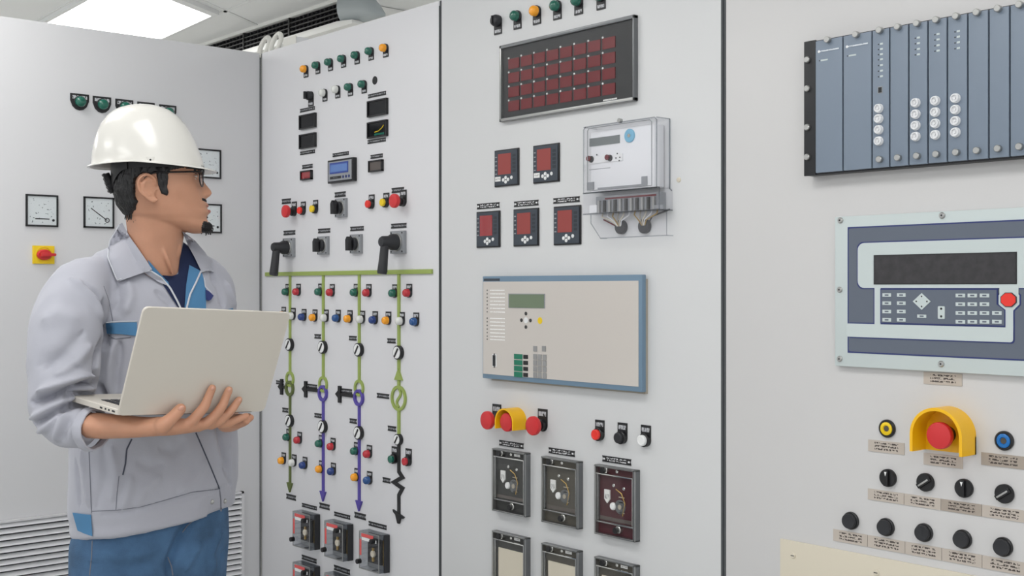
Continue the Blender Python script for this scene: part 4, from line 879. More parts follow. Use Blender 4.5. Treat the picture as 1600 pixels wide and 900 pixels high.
def sel2(kind):
    def b():
        c = MB().lathe(0, 0, [(.017, 0), (.017, -.006), (.0158, -.0075), (.0005, -.0075)], 'black', 28)
        k = MB()
        if kind == 0: k.box(-.0045, .0045, -.0074, -.0125, -.0145, .0145, 'black').prism([(-.003, .0125), (.003, .0125), (0, .003)], -.0124, -.0129, 'white')
        else:
            t = math.radians(55); R_ = lambda x, z: (x*math.cos(t)+z*math.sin(t), z*math.cos(t)-x*math.sin(t))
            k.prism([R_(-.0045, -.0145), R_(.0045, -.0145), R_(.0045, .0145), R_(-.0045, .0145)], -.0074, -.0125, 'black')
            k.prism([R_(-.0018, -.012), R_(.0018, -.012), R_(.0018, .012), R_(-.0018, .012)], -.0124, -.0129, 'steel')
        return [('bezel', c, None, 0), ('turn_grip', k, None, .001)]
    return b
for x, y, k, lb in ((1383.5, 747.5, 0, 'black selector with white mark starting the selector row, under the yellow button'), (1442, 754.4, 1, 'black selector with slanted grip under the hooded stop button'),
                    (1502.3, 763.7, 0, 'black selector with white mark above the darkest nameplate'), (1565.5, 772.4, 1, 'black selector with slanted grip nearest the picture edge')):
    dev('sel2%d' % k, sel2(k), 'R', x, y, .012, 'selector_switch', lb, 'switch', 'black selectors')
bx = [1355.5, 1412.5, 1470, 1534, 1604]
py_ = lambda x, base=763.2, s=.0: base
zrow = W('R', 1355.5, 763, .0015)[1]; zrow2 = W('R', 1355.5, 780, .0015)[1]
def rowplates(bx, zt, zb_, labels, darks=()):
    for i, lb in enumerate(labels):
        u0 = W('R', bx[i], 700, .0015)[0]; u1 = W('R', bx[i+1], 700, .0015)[0]; w_ = round(u1-u0-.0012, 4); h_ = round(zt-zb_, 4); t = 'tan_text_dark' if i in darks else 'tan_text'
        single(('rp', w_, h_, t), lambda: [('plate', MB().box(-w_/2, w_/2, 0, -.0015, -h_/2, h_/2, t), None, 0)], 'R', (u0+u1)/2, (zt+zb_)/2, 'nameplate', lb, 'nameplate', 'tan engraved nameplates')
rowplates(bx, zrow, zrow2, ['tan nameplate under the first selector of the selector row', 'tan nameplate under the selector below the hooded stop', 'darker tan nameplate under the third selector', 'tan nameplate under the selector nearest the picture edge'], (2,))
for x, y, lb in ((1326, 814.4, 'black round button starting the lowest row, above the cream plate corner'), (1381, 824.4, 'second black round button of the lowest row'), (1440.4, 833, 'middle black round button of the lowest row'),
                 (1500.8, 843.3, 'fourth black round button of the lowest row'), (1564.2, 855.5, 'black round button of the lowest row nearest the picture edge')):
    dev('bb', lambda: [('bezel', MB().cyl(0, 0, .0172, 0, -.006, 'black', 28, c=.0015), None, 0), ('push_cap', MB().lathe(0, 0, [(.0145, -.0055), (.0145, -.012), (.0138, -.013), (.009, -.0128), (.0005, -.0122)], 'soft_black', 24), None, 0)],
        'R', x, y, .01, 'push_button', lb, 'button', 'black round buttons of the lowest row')
zr = W('R', 1302, 826.5, .0015)[1]; zr2 = W('R', 1302, 844.5, .0015)[1]
rowplates([1301.5, 1355.5, 1414, 1471.5, 1534.5, 1606], zr, zr2, ['tan nameplate under the first black button of the lowest row', 'tan nameplate under the second black button of the lowest row', 'tan nameplate under the middle black button of the lowest row', 'tan nameplate under the fourth black button of the lowest row', 'tan nameplate under the black button nearest the picture edge'])
def creamplate():
    u0, z1 = W('R', 1218.7, 841.5, .004); creamplate.pos = (u0, z1)
    out = [('plate', MB().box(0, .95, 0, -.004, -.5, 0, 'cream'), None, .001)]
    for px, py in ((1239.5, 868), (1369.5, 894.6)):
        a = W('R', px, py, .004); out.append(('plate_screw', MB().cyl(a[0]-u0, a[1]-z1, .006, -.0038, -.007, 'cream', 14, c=.0015).box(a[0]-u0-.004, a[0]-u0+.004, -.0068, -.0074, a[1]-z1-.0008, a[1]-z1+.0008, 'relay_dark'), None, 0))
    return out
pc_ = creamplate(); put('cream', lambda: pc_, 'R', *creamplate.pos, 'blanking_plate', 'cream screwed-on blanking plate at the bottom of the fourth cabinet', 'plate')

# ================================================================== ABOVE THE CABINETS
def acunit():
    d = -.8; q = lambda px, py, dd=d: W('R', px, py, dd)
    uR, zt = q(532, 4); zg0 = q(532, 34)[1]; uL = -2.2; cx, cz = uR, zt; acunit.pos = (cx, cz)
    L_ = uR-uL; gh = zt-zg0; top = CEIL-.002-cz
    out = []
    body = MB().box(-L_, .0, .02, .45, -gh-.03, top, 'ac_white'); body.box(-L_, .0, -.012, .03, .004, .075, 'ac_white')
    body.prism([(-L_, -gh), (0, -gh), (.12, -gh-.012), (.12, -gh-.03), (-L_, -gh-.03)], -.02, .05, 'ac_white')
    out.append(('housing', body, None, .004))
    out.append(('grille_back', MB().box(-L_, 0, .012, .019, -gh, .004, 'black'), None, 0))
    sl = MB(); n = 3
    for i in range(n): z = -gh+gh*(i+1)/(n+1); sl.box(-L_, 0, -.004, .012, z-.003, z+.003, 'relay_dark')
    x = -.02
    while x > -L_: sl.box(x-.002, x, .0, .012, -gh, .0, 'soft_black'); x -= .035
    for x in (-.42, -.85, -1.3): sl.box(x-.004, x+.004, -.008, .012, -gh, .004, 'relay_dark')
    out.append(('louvre', sl, None, 0))
    cap = []; mb = MB(); n = 14; v = []
    for j in range(9):   # end cap bulging outwards and tapering to a low tail
        t = j/8; xx = .0+.28*t; top_ = (.075*(1-t)**.6) if 0 else .012*(1-t); hb = -gh-.018
        zt_ = .06*math.cos(t*PI/2)**.8+hb*(1-math.cos(t*PI/2)**.8)*.9
        for k in range(n):
            a = -PI/2+PI*k/(n-1); v.append((xx, .04-.06*math.cos(a)*math.cos(t*PI/2)**.35, (zt_+hb)/2+(zt_-hb)/2*math.sin(a)))
    fs = [(j*n+k, j*n+k+1, (j+1)*n+k+1, (j+1)*n+k) for j in range(8) for k in range(n-1)]+[(j*n+n-1, j*n, (j+1)*n, (j+1)*n+n-1) for j in range(8)]
    mb.add(v, fs, 'ac_grey', True); out.append(('end_cap', mb, None, 0))
    return out
pa_ = acunit(); ac_ = put('ac', lambda: pa_, 'R', *acunit.pos, 'air_conditioner', 'ceiling-hung air conditioner with dark louvres seen above the cabinets', 'air conditioner')
ac_.location = world('R', *acunit.pos, -.8)
# white looped cables and a small white box on the cabinet top by the corner
def loop(px, py, R, label):
    u, z = W('R', px, py, -.05); z = 2.2+R
    mb = MB(); mb.tube([(R*.8*math.cos(t), 0.012*math.sin(t*1.0), R*math.sin(t)) for t in [math.radians(a) for a in range(-70, 251, 16)]], .0085, 'cable', 10)
    o = link('cable_loop', mb.mesh('cable_loop')); o.location = world('R', u, z, -.05); o.rotation_euler = (0, 0, ANG['R']); props(o, label, 'cable', 'white cable loops')
loop(413, 75, .036, 'white cable loop standing on the cabinet top right at the corner')
loop(431, 68, .036, 'white cable loop beside the small box, second from the corner')
def jbox():
    return [('box_body', MB().box(-.035, .045, 0, .05, 0, .042, 'off_white'), None, .003), ('box_lid', MB().box(-.036, .046, -.003, .0005, -.0, .044, 'cable'), None, .001)]
u, z = W('R', 452, 68, -.05); r = put('jb', jbox, 'R', u, 2.2, 'junction_box', 'small white box on the cabinet top beside the cable loops', 'box'); r.location = world('R', u, 2.2, -.05)

# ------------------------------------------------------------------ light, camera, view
def area(name, loc, sx, sy, power, rot=(0, 0, 0), col=(1, 1, 1)):
    l = bpy.data.lights.new(name, 'AREA'); l.shape = 'RECTANGLE'; l.size = sx; l.size_y = sy; l.energy = power; l.color = col
    o = bpy.data.objects.new(name, l); COL.objects.link(o); o.location = loc; o.rotation_euler = rot; return o
wd = bpy.data.worlds.new('World'); scene.world = wd; wd.use_nodes = True
wd.node_tree.nodes['Background'].inputs[0].default_value = (.96, .98, 1, 1); wd.node_tree.nodes['Background'].inputs[1].default_value = .95
cam = bpy.data.cameras.new('camera'); cam.sensor_width = 36; cam.lens = 36*F/1600; cam.clip_start = .05; co = bpy.data.objects.new('camera', cam); COL.objects.link(co)
co.location = (0, 0, EYE); co.rotation_euler = (PI/2, 0, 0); scene.camera = co
scene.view_settings.view_transform = 'Standard'; scene.view_settings.look = 'None'; scene.view_settings.gamma = 1; scene.view_settings.use_curve_mapping = False
scene.view_settings.exposure = -0.09
# ================================================================== THE MAN AND HIS LAPTOP
import numpy as np
def P(px, py, Y): return Vector(((px-800)/F*Y, Y, EYE+(450-py)/F*Y))
def interp(tab, x):
    if x <= tab[0][0]: return tab[0][1]
    for (a, va), (b, vb) in zip(tab, tab[1:]):
        if x <= b:
            t = (x-a)/(b-a); t = t*t*(3-2*t)*.35+t*.65; return va+(vb-va)*t
    return tab[-1][1]
def cr(seq, k):
    """Catmull-Rom through a list of tuples of vectors/floats"""
    out = []; n = len(seq)
    for i in range(n-1):
        p0, p1, p2, p3 = seq[max(i-1, 0)], seq[i], seq[i+1], seq[min(i+2, n-1)]
        for j in range(k):
            t = j/k
            out.append(tuple(.5*((2*b)+(c-a)*t+(2*a-5*b+4*c-d)*t*t+(-a+3*b-3*c+d)*t**3) for a, b, c, d in zip(p0, p1, p2, p3)))
    out.append(tuple(seq[-1])); return out
def loft(rings, n=32, k=4, ex=2.):
    """rings: (centre, half axis u, half axis v) vectors"""
    R = cr([tuple(map(Vector, r)) for r in rings], k); v = []; f = []
    for c, a, b in R:
        for i in range(n):
            t = 2*PI*i/n; ct, st = math.cos(t), math.sin(t)
            v.append(c+a*math.copysign(abs(ct)**(2/ex), ct)+b*math.copysign(abs(st)**(2/ex), st))
    m = len(R)
    for i in range(m-1):
        for j in range(n): q = (j+1) % n; f.append((i*n+j, i*n+q, (i+1)*n+q, (i+1)*n+j))
    f.append(tuple(range(n))[::-1]); f.append(tuple((m-1)*n+i for i in range(n))); return v, f
def limb(pts, n=24, k=5, depth=None):
    """pts: (centre, radius[, depth factor]); rings stand across the path, second axis towards depth"""
    C_ = [Vector(p[0]) for p in pts]; rings = []
    for i, p in enumerate(pts):
        t = (C_[min(i+1, len(C_)-1)]-C_[max(i-1, 0)]).normalized(); dpt = Vector((.0, 1, 0)); v = (dpt-t*dpt.dot(t)); v = v.normalized() if v.length > .2 else t.orthogonal().normalized(); u = t.cross(v).normalized()
        r2 = p[1]*(p[2] if len(p) > 2 else 1.); rings.append((p[0], u*p[1], v*r2))
    # rounded ends
    t0 = (C_[0]-C_[1]).normalized(); t1 = (C_[-1]-C_[-2]).normalized()
    e0 = [(C_[0]+t0*rings[0][1].length*.62, rings[0][1]*.55, rings[0][2]*.55)]; e1 = [(C_[-1]+t1*rings[-1][1].length*.62, rings[-1][1]*.55, rings[-1][2]*.55)]
    return loft(e0+rings+e1, n, k)
def ball(c, r, sx=1., sy=1., sz=1., n=16):
    bm = bmesh.new(); bmesh.ops.create_uvsphere(bm, u_segments=n*2, v_segments=n, radius=r)
    v = [Vector(c)+Vector((q.co.x*sx, q.co.y*sy, q.co.z*sz)) for q in bm.verts]; f = [[q.index for q in fa.verts] for fa in bm.faces]; bm.free(); return v, f
def merge(parts):
    V, Fc = [], []
    for v, f in parts: o = len(V); V += [tuple(q) for q in v]; Fc += [tuple(o+i for i in g) for g in f]
    return V, Fc
def remesh(parts, voxel, smooth=3, name='tmp'):
    V, Fc = merge(parts); me = bpy.data.meshes.new(name); me.from_pydata(V, [], Fc)
    bm = bmesh.new(); bm.from_mesh(me); bmesh.ops.recalc_face_normals(bm, faces=bm.faces); bm.to_mesh(me); bm.free()
    o = bpy.data.objects.new('tmp', me); COL.objects.link(o); md = o.modifiers.new('r', 'REMESH'); md.mode = 'VOXEL'; md.voxel_size = voxel; md.adaptivity = 0
    dg = bpy.context.evaluated_depsgraph_get(); out = bpy.data.meshes.new_from_object(o.evaluated_get(dg)); bpy.data.objects.remove(o)
    lap(out, smooth); return out
def getv(me): a = np.empty(len(me.vertices)*3, np.float32); me.vertices.foreach_get('co', a); return a.reshape(-1, 3)
def setv(me, a): me.vertices.foreach_set('co', a.astype(np.float32).ravel()); me.update()
def lap(me, it, lam=.5):
    a = getv(me); e = np.empty(len(me.edges)*2, np.int32); me.edges.foreach_get('vertices', e); e = e.reshape(-1, 2)
    cnt = np.bincount(e.ravel(), minlength=len(a)).astype(np.float32)[:, None]; cnt[cnt == 0] = 1
    for k in range(it):
        for l in (lam, -lam*1.02 if it > 4 else None):
            if l is None: continue
            s = np.zeros_like(a)
            for c in range(3): s[:, c] = np.bincount(e[:, 0], a[e[:, 1], c], len(a))+np.bincount(e[:, 1], a[e[:, 0], c], len(a))
            a = a+(s/cnt-a)*l
    setv(me, a)
def normals(me): a = np.empty(len(me.vertices)*3, np.float32); me.vertices.foreach_get('normal', a); return a.reshape(-1, 3)
def bvh(mes):
    V, Fc = [], []
    for me in mes:
        o = len(V); V += [v.co.copy() for v in me.vertices]; Fc += [tuple(o+i for i in p.vertices) for p in me.polygons]
    return BVHTree.FromPolygons(V, Fc)
EYEP = Vector((0, 0, EYE))
def hit(tree, px, py, off=0., fallback=2.6):
    d = P(px, py, 1.)-EYEP; dn = d.normalized(); loc, nrm, idx, dist = tree.ray_cast(EYEP, dn)
    if loc is None: return P(px, py, fallback)-dn*off
    return loc-dn*off
def dens(poly, n):
    """resample a pixel polyline to n+1 points"""
    L = [0.]
    for a, b in zip(poly, poly[1:]): L.append(L[-1]+math.hypot(b[0]-a[0], b[1]-a[1]))
    out = []
    for k in range(n+1):
        s = L[-1]*k/n
        for i in range(len(poly)-1):
            if s <= L[i+1]+1e-9: t = (s-L[i])/max(1e-9, L[i+1]-L[i]); out.append((poly[i][0]+(poly[i+1][0]-poly[i][0])*t, poly[i][1]+(poly[i+1][1]-poly[i][1])*t)); break
    return out
def stroke(me, tree, strokes):
    """sewn-in folds: push the cloth in (-) or out (+) along lines lying on it"""
    a = getv(me); n = normals(me); d = np.zeros(len(a), np.float32)
    for poly, r, amp in strokes:
        pts = [hit(tree, x, y) for x, y in dens(poly, max(4, int(sum(math.hypot(q[0]-p[0], q[1]-p[1]) for p, q in zip(poly, poly[1:]))/4)))]
        best = np.full(len(a), 9., np.float32)
        for k, p in enumerate(pts):
            t = k/(len(pts)-1); fade = min(1., 5*t+.15, 5*(1-t)+.15); dd = np.linalg.norm(a-np.array(p, np.float32), axis=1)/max(.3, fade); best = np.minimum(best, dd)
        d += 2.1*amp*np.exp(-(best/r)**2)
    setv(me, a+n*d[:, None])
def fin(me, m, name):
    me.materials.clear(); me.materials.append(MATS[m]); me.polygons.foreach_set('use_smooth', [True]*len(me.polygons)); me.name = name; return me
man = link('person'); BASE = P(245, 800, 2.70); man.location = (BASE.x, BASE.y, 0)
props(man, 'man in grey work jacket and jeans standing with an open laptop, looking right', 'person')
def child(name, me, parent=man, m=None, base=None):
    b = base if base is not None else man.location
    a = getv(me); a -= np.array(b, np.float32); setv(me, a)
    return link(name, fin(me, m, name) if m else me, parent)
mat('skin', (198, 146, 118), .5, sss=.12, vary=.05, vscale=22, bump=.06, bscale=450)
mat('lip', (176, 108, 92), .45); mat('hair', (20, 19, 21), .42, bump=.5, bscale=220); mat('denim', (70, 102, 136), .95, bump=.6, bscale=380, vary=.3, vscale=14)
mat('jacket', (176, 177, 187), .85, bump=.12, bscale=500, sheen=.15); mat('jacket_blue', (78, 130, 172), .8, bump=.12, bscale=500); mat('navy_shirt', (20, 34, 70), .85, bump=.1, bscale=400)
mat('piping', (205, 208, 214), .7); mat('seam', (122, 124, 134), .9); mat('zip_dark', (70, 74, 88), .7); mat('hat_white', (222, 220, 214), .22, coat=.3); mat('hat_black', (26, 26, 29), .5); mat('alu', (214, 208, 198), .42, metal=.12); mat('alu_edge', (212, 208, 200), .3, metal=.5)
mat('frame_black', (20, 20, 22), .25); mat('eye_white', (205, 198, 190), .25, coat=.5); mat('eye_dark', (30, 20, 16), .2, coat=.5); mat('nail', (222, 168, 146), .35); mat('shoe', (44, 42, 42), .5); mat('sole', (25, 25, 25), .8)
# ------------------------------------------------------------------ laptop pose (all four lid corners measured)
LO = Vector((-.742, 2.264, EYE-.241)); LX = Vector((.703, .709, -.047)).normalized(); LZ = Vector((.293, -.229, .928)); LZ = (LZ-LX*LZ.dot(LX)).normalized()
LN = LX.cross(LZ).normalized()          # lid's outer face looks this way (towards the camera)
if LN.dot(EYEP-LO) < 0: LN = -LN
LW, LH = .325, .222
def lid(px, py, off=0.):
    d = (P(px, py, 1.)-EYEP).normalized(); t = (LO+LN*off-EYEP).dot(LN)/d.dot(LN); return EYEP+d*t
# ------------------------------------------------------------------ head as a polar surface: front/back/width by height
HY = 2.62; hm = HY/F
FRONT = [(188, 240), (192, 262), (198, 275), (208, 287), (222, 298), (238, 306), (250, 312), (260, 316.5), (268, 317), (275, 314.5), (285, 315), (297, 316.5), (309, 320), (318, 322.5), (331, 325), (341, 324.5), (350, 327.5), (357, 326), (361, 322), (364, 314)]
BACK = [(188, 215), (192, 203), (198, 195), (208, 189), (225, 184), (250, 181), (280, 182), (300, 183.5), (320, 188), (335, 198), (345, 216), (352, 250), (357, 272), (361, 288), (364, 300)]
HALF = [(188, 10), (192, 26), (198, 36), (208, 45), (225, 52), (250, 55), (280, 54), (300, 52), (320, 48), (335, 43), (345, 37), (352, 30), (357, 23), (361, 16), (364, 9)]
NOSE = [(270, 0), (275, 1.5), (283, 6), (290, 11), (296, 15.5), (300, 16), (304, 12), (308, 5), (311, 1), (313, 0)]
def head_pt(th, py, extra=0.):
    xf, xb, hw = interp(FRONT, py), interp(BACK, py), interp(HALF, py)
    xc = min(max(236, xb+(xf-xb)*.42), xf-6); c, s = math.cos(th), math.sin(th)
    a = (xf-xc) if c > 0 else (xc-xb); ex = (2.35-.4*min(1, max(0, (py-300)/45))) if c > 0 else 2.1
    x = math.copysign(abs(c)**(2/ex), c)*(a+extra); y = math.copysign(abs(s)**(2/ex), s)*(hw+extra)
    if c > 0:
        ay = abs(y)
        x += interp(NOSE, py)*math.exp(-(ay/(5.2+3.2*min(1, max(0, (py-275)/25))))**2)
        x += 2.2*math.exp(-((py-302)/3.5)**2)*math.exp(-((ay-9.5)/3.8)**2)                      # nostril wings
        x += 4.6*math.exp(-((py-318.5)/4.2)**2)*math.exp(-(ay/15)**2)+5.6*math.exp(-((py-329.5)/4.0)**2)*math.exp(-(ay/14)**2)-1.0*math.exp(-((py-324.5)/1.6)**2)*math.exp(-(ay/15)**2)
        x += 3.0*math.exp(-((py-352)/6)**2)*math.exp(-(ay/12)**2)
        x -= 6.5*math.exp(-((py-275)/7)**2)*math.exp(-((ay-22)/10)**2)                          # eye sockets
        x += 1.8*math.exp(-((py-262)/4)**2)*math.exp(-((ay-20)/14)**2)                          # brow
        y += math.copysign(1.8*math.exp(-((py-296)/10)**2)*math.exp(-((x-45)/16)**2), y)        # cheekbone
        y -= math.copysign(2.0*math.exp(-((py-322)/10)**2)*math.exp(-((x-48)/16)**2), y)
    p = P(xc+x, py, HY); p.y += y*hm
    return p
def head_mesh():
    lv = [188+i*1.2 for i in range(int((364-188)/1.2)+1)]+[364]; n = 150; v = []; f = []
    for py in lv:
        for j in range(n):
            t = 2*PI*j/n; t = t-.35*math.sin(t)*math.cos(t*.5)**2; v.append(head_pt(t, py))
    for i in range(len(lv)-1):
        for j in range(n): q = (j+1) % n; f.append((i*n+j, i*n+q, (i+1)*n+q, (i+1)*n+j))
    f.append(tuple(range(n))); f.append(tuple((len(lv)-1)*n+j for j in range(n))[::-1]); return v, f
# shoulder and facing directions of the trunk
RS = Vector((-.71, -.70, 0)); FS = Vector((.70, -.71, 0))
def tr(px, py, Y, a, b, tilt=0.): c = P(px, py, Y); return (c, RS*a+Vector((0, 0, -.020*tilt)), FS*b+Vector((0, 0, .012*tilt)))
VIEW = math.atan2(236-800, -F)+PI            # the head looks square across the line of sight
VIEW = math.atan2(800-236, F); HC = P(236, 300, HY); KH = math.cos(VIEW)
def turn(p):
    x, y = (p[0]-HC.x)*KH, (p[1]-HC.y)*KH; return Vector((HC.x+x*math.cos(VIEW)-y*math.sin(VIEW), HC.y+x*math.sin(VIEW)+y*math.cos(VIEW), p[2]))
def turn_me(me):
    for v_ in me.vertices: v_.co = turn(v_.co)
    me.update(); return me
def turned(vf): return [turn(p) for p in vf[0]], vf[1]
parts = [turned(head_mesh())]
# ears
def ear(side):
    out = []; y0 = HY+side*(52.5*hm)
    def E(px, py, o): return P(231+(px-228)*1.16, 299+(py-297)*1.08, HY)+Vector((0, side*(52.5*hm+o), 0))
    rim = [(238, 291, .003), (237, 283, .008), (231, 278.5, .013), (223.5, 279, .016), (217.5, 284, .0175), (215.5, 292, .017), (218, 301, .014), (224, 308, .010), (230, 313, .007), (236, 315.5, .005), (241, 312, .003)]
    out.append(limb([(E(x, y, o), .0034) for x, y, o in rim], 10, 3))
    out.append(loft([(E(229, 280, .006), Vector((.006, 0, 0)), Vector((0, .003, 0))), (E(227, 290, .008), Vector((.014, -side*.006, 0)), Vector((0, .003, 0))), (E(229, 300, .006), Vector((.013, -side*.005, 0)), Vector((0, .003, 0))), (E(234, 312, .004), Vector((.008, -side*.001, 0)), Vector((0, .0045, 0)))], 16, 4))
    out.append(limb([(E(232, 287, .006), .0028), (E(226, 286, .012), .0028), (E(222.5, 292, .0135), .0028), (E(224.5, 301, .011), .0028), (E(231, 306, .008), .003)], 8, 3))
    out.append(ball(E(237.5, 298, .0), .0046, .8, .8, 1.1, 8)); out.append(ball(E(236, 312, .004), .0066, .9, .6, 1, 8)); return out
parts += [turned(e_) for e_ in ear(-1)+ear(1)]
# neck down into the trunk
def ex(px, py, Y, hx, hy): return (P(px, py, Y), Vector((hx*Y/F, 0, 0)), Vector((0, hy*Y/F, 0)))
parts.append(loft([ex(238, 300, 2.625, 40, 38), ex(240, 325, 2.63, 43, 41), ex(243, 345, 2.635, 44.5, 42), ex(244, 362, 2.64, 43.5, 42), ex(243, 380, 2.645, 41, 42), ex(242, 400, 2.65, 39, 43), ex(243, 420, 2.655, 38, 43), ex(247, 436, 2.66, 33, 40), ex(254, 450, 2.663, 24, 28), ex(256, 460, 2.67, 14, 16)], 32, 4))
# larynx and sternal tendons
parts.append(limb([(P(276, 376, 2.64), .008), (P(277.5, 388, 2.64), .0095), (P(275, 400, 2.64), .008)], 10, 3))
parts.append(limb([(P(233, 335, 2.600), .006), (P(247, 370, 2.600), .005), (P(261, 405, 2.604), .005), (P(270, 428, 2.618), .003)], 10, 4))
parts.append(loft([tr(243, 400, 2.68, .06, .05), tr(241, 418, 2.70, .11, .058), tr(240, 445, 2.71, .150, .075), tr(241, 520, 2.71, .155, .095), tr(241, 620, 2.71, .14, .095), tr(242, 700, 2.70, .135, .095), tr(242, 800, 2.70, .13, .085), tr(241, 870, 2.70, .12, .08), tr(240, 895, 2.70, .09, .06)], 32, 4))
BASE_ = P(238, 800, 2.70); HIPR = BASE_+RS*.084; HIPL = BASE_-RS*.074
def at(v, z): return Vector((v.x, v.y, z))
LEGS = []
for H, kx in ((HIPR, RS*.03+FS*.03), (HIPL, -RS*.03-FS*.0)):
    LEGS.append([(at(H, .84), .066), (at(H+kx*.3, .70), .064), (at(H+kx*.6, .50), .050), (at(H+kx*.8, .34), .048), (at(H+kx, .12), .034), (at(H+kx, .07), .034)])
    parts.append(limb(LEGS[-1], 20, 4))
    parts.append(limb([(at(H+kx, .055), .034), (at(H+kx+FS*.07, .045), .036), (at(H+kx+FS*.15, .04), .03)], 16, 3))
# arms
RA = [(P(136, 456, 2.57), .040), (P(112, 505, 2.50), .040), (P(102, 570, 2.46), .035), (P(100, 628, 2.44), .026), (P(120, 660, 2.405), .026, 1.0), (P(150, 665, 2.37), .0255, 1.35), (P(200, 667, 2.345), .0220, 1.4), (P(232, 667, 2.33), .0190, 1.4), (P(252, 666, 2.325), .0180, 1.35)]
parts.append(limb(RA, 24, 4))
palm = [(lid(246, 666, .008), .0180, 1.3), (lid(262, 666.5, .006), .0176, 1.4), (lid(280, 666, .006), .0160, 1.45), (lid(300, 665, .006), .0138, 1.45), (lid(320, 662, .006), .0122, 1.4), (lid(338, 659, .005), .0112, 1.3), (lid(350, 657.5, .004), .0100, 1.2)]
parts.append(limb(palm, 24, 4))
def finger(pts, r, dp=1.0): return limb([(lid(x, y, o), rr) for (x, y, o), rr in zip(pts, r)], 14, 4)
parts.append(limb([(lid(250, 668, .022), .0150), (lid(259, 661.5, .026), .0145), (lid(268, 653.5, .023), .0122), (lid(276, 645.5, .018), .0120), (lid(281, 640, .015), .0112), (lid(284, 636.5, .013), .0100)], 16, 4))
parts.append(finger([(284, 668, .012), (297, 660, .016), (309, 648, .016), (320, 634, .0150), (325.5, 621, .0115), (330, 610, .0095), (332.5, 604.5, .009)], [.0110, .0112, .0106, .0100, .0088, .0084, .0074]))
parts.append(finger([(308, 668, .010), (323, 660, .014), (336, 649, .0155), (346.5, 635.5, .0150), (352, 623, .0115), (356.5, 612, .0095), (359, 607.5, .009)], [.0104, .0108, .0102, .0098, .0086, .0082, .0072]))
parts.append(finger([(328, 665, .008), (342, 658, .012), (354, 648.5, .014), (363, 639, .0135), (368.5, 631.5, .0105), (373, 625.5, .0095), (375, 623, .009)], [.0098, .0100, .0094, .0088, .0080, .0074, .0066]))
parts.append(limb([(lid(342, 662, .006), .0095), (lid(356, 661, .008), .0100), (lid(367, 657, .010), .0086), (lid(377, 653, .012), .0076), (lid(386, 649.5, .012), .0066)], 12, 4))
# far arm, its hand under the base of the laptop
parts.append(limb([(P(312, 456, 2.80), .034), (P(329, 500, 2.86), .038), (P(335, 570, 2.88), .036), (P(345, 628, 2.86), .032), (P(352, 650, 2.76), .029), (P(357, 656, 2.66), .023, 1.2), (P(360, 659, 2.60), .020, 1.3)], 20, 4))
parts.append(limb([(P(360, 660, 2.60), .019, 1.4), (P(363, 661, 2.56), .0175, 1.8), (P(366, 660, 2.52), .0155, 1.9), (P(369, 659, 2.49), .012, 1.6)], 20, 4))
for k, (x1, y1, x2, y2, x3, y3, Y3) in enumerate(((374, 661, 384, 657.5, 392, 652, 2.47), (372, 660, 381, 655.5, 390, 650, 2.50), (370, 659, 379, 655, 388, 650, 2.53), (368, 663, 377, 662, 386, 658, 2.455))):
    parts.append(limb([(P(364, 661, 2.54-.01*k), .0095), (P(x1, y1, 2.50-.004*k), .0092), (P(x2, y2, (2.5+Y3)/2), .0084), (P(x3, y3, Y3), .0072)], 12, 4))
body = remesh(parts, .0026, 2, 'body')
print('body verts', len(body.vertices))
TB = bvh([body])
child_later = []
# ------------------------------------------------------------------ hair, brows, beard on the head surface
def skin_shell(mask, thick, name, m, py0, py1, th0=0, th1=2*PI, n=260, step=1.0, base=-3., rough=1.2, freq=(60, 14)):
    lv = np.arange(py0, py1+.01, step); v = []; f = []
    keep = {}
    for i, py in enumerate(lv):
        for j in range(n+1):
            th = th0+(th1-th0)*j/n; p0 = head_pt(th, py); px = 800+F*(p0.x)/HY
            k = mask(px, py, p0.y-HY, th)
            nz = noise.noise(Vector((th*freq[0]*.3, py*freq[1]*.01, 3.3)))
            e = base*(1-k)+k*(thick(px, py)+rough*nz)
            v.append(head_pt(th, py, e)); keep[(i, j)] = k
    for i in range(len(lv)-1):
        for j in range(n):
            if max(keep[(i, j)], keep[(i+1, j)], keep[(i, j+1)], keep[(i+1, j+1)]) > .02:
                a = i*(n+1)+j; f.append((a, a+1, a+n+2, a+n+1))
    me = bpy.data.meshes.new(name); me.from_pydata([tuple(q) for q in v], [], f)
    bm = bmesh.new(); bm.from_mesh(me); bmesh.ops.delete(bm, geom=[q for q in bm.verts if not q.link_faces], context='VERTS'); bm.to_mesh(me); bm.free(); return me
def ss(a, b, x): t = min(1, max(0, (x-a)/(b-a))); return t*t*(3-2*t)
def hairmask(px, py, y, th):
    w = 1.6*noise.noise(Vector((px*.25, py*.1, 0)))
    front = interp([(200, 330), (257, 330), (258, 330)], py)
    k = 0
    if py < 262: k = 1-ss(-1, 1, (px+w)-interp([(176, 400), (250, 400), (256, 400), (262, 300)], py))
    if py >= 262:
        xb = interp([(262, 300), (266, 282), (270, 266), (276, 262)], py)
        a = 1-ss(-1.5, 1.5, px+w-xb)
        # cut round the ear
        ear_ = ss(0, 2.5, math.hypot((px-228)/17., (py-299)/22.)*17-17)
        a *= ear_ if px > 212 else 1
        if px > 213: a *= 1-ss(-2, 2, py-interp([(213, 324), (235, 280), (243, 272), (247, 294), (252, 306), (261, 309), (266, 300)], px))
        k = a
        k *= 1-ss(-3, 3, py+2*w-interp([(180, 345), (200, 341), (212, 331), (214, 324)], px)) if px < 214 else 1
    return k
hair = skin_shell(hairmask, lambda px, py: interp([(180, 3), (250, 3.5), (300, 6.5), (330, 5.5), (345, 3.)], py)*(1 if px < 214 else .45), 'hair', 'hair', 250, 352, n=420, rough=2.6, freq=(95, 10))
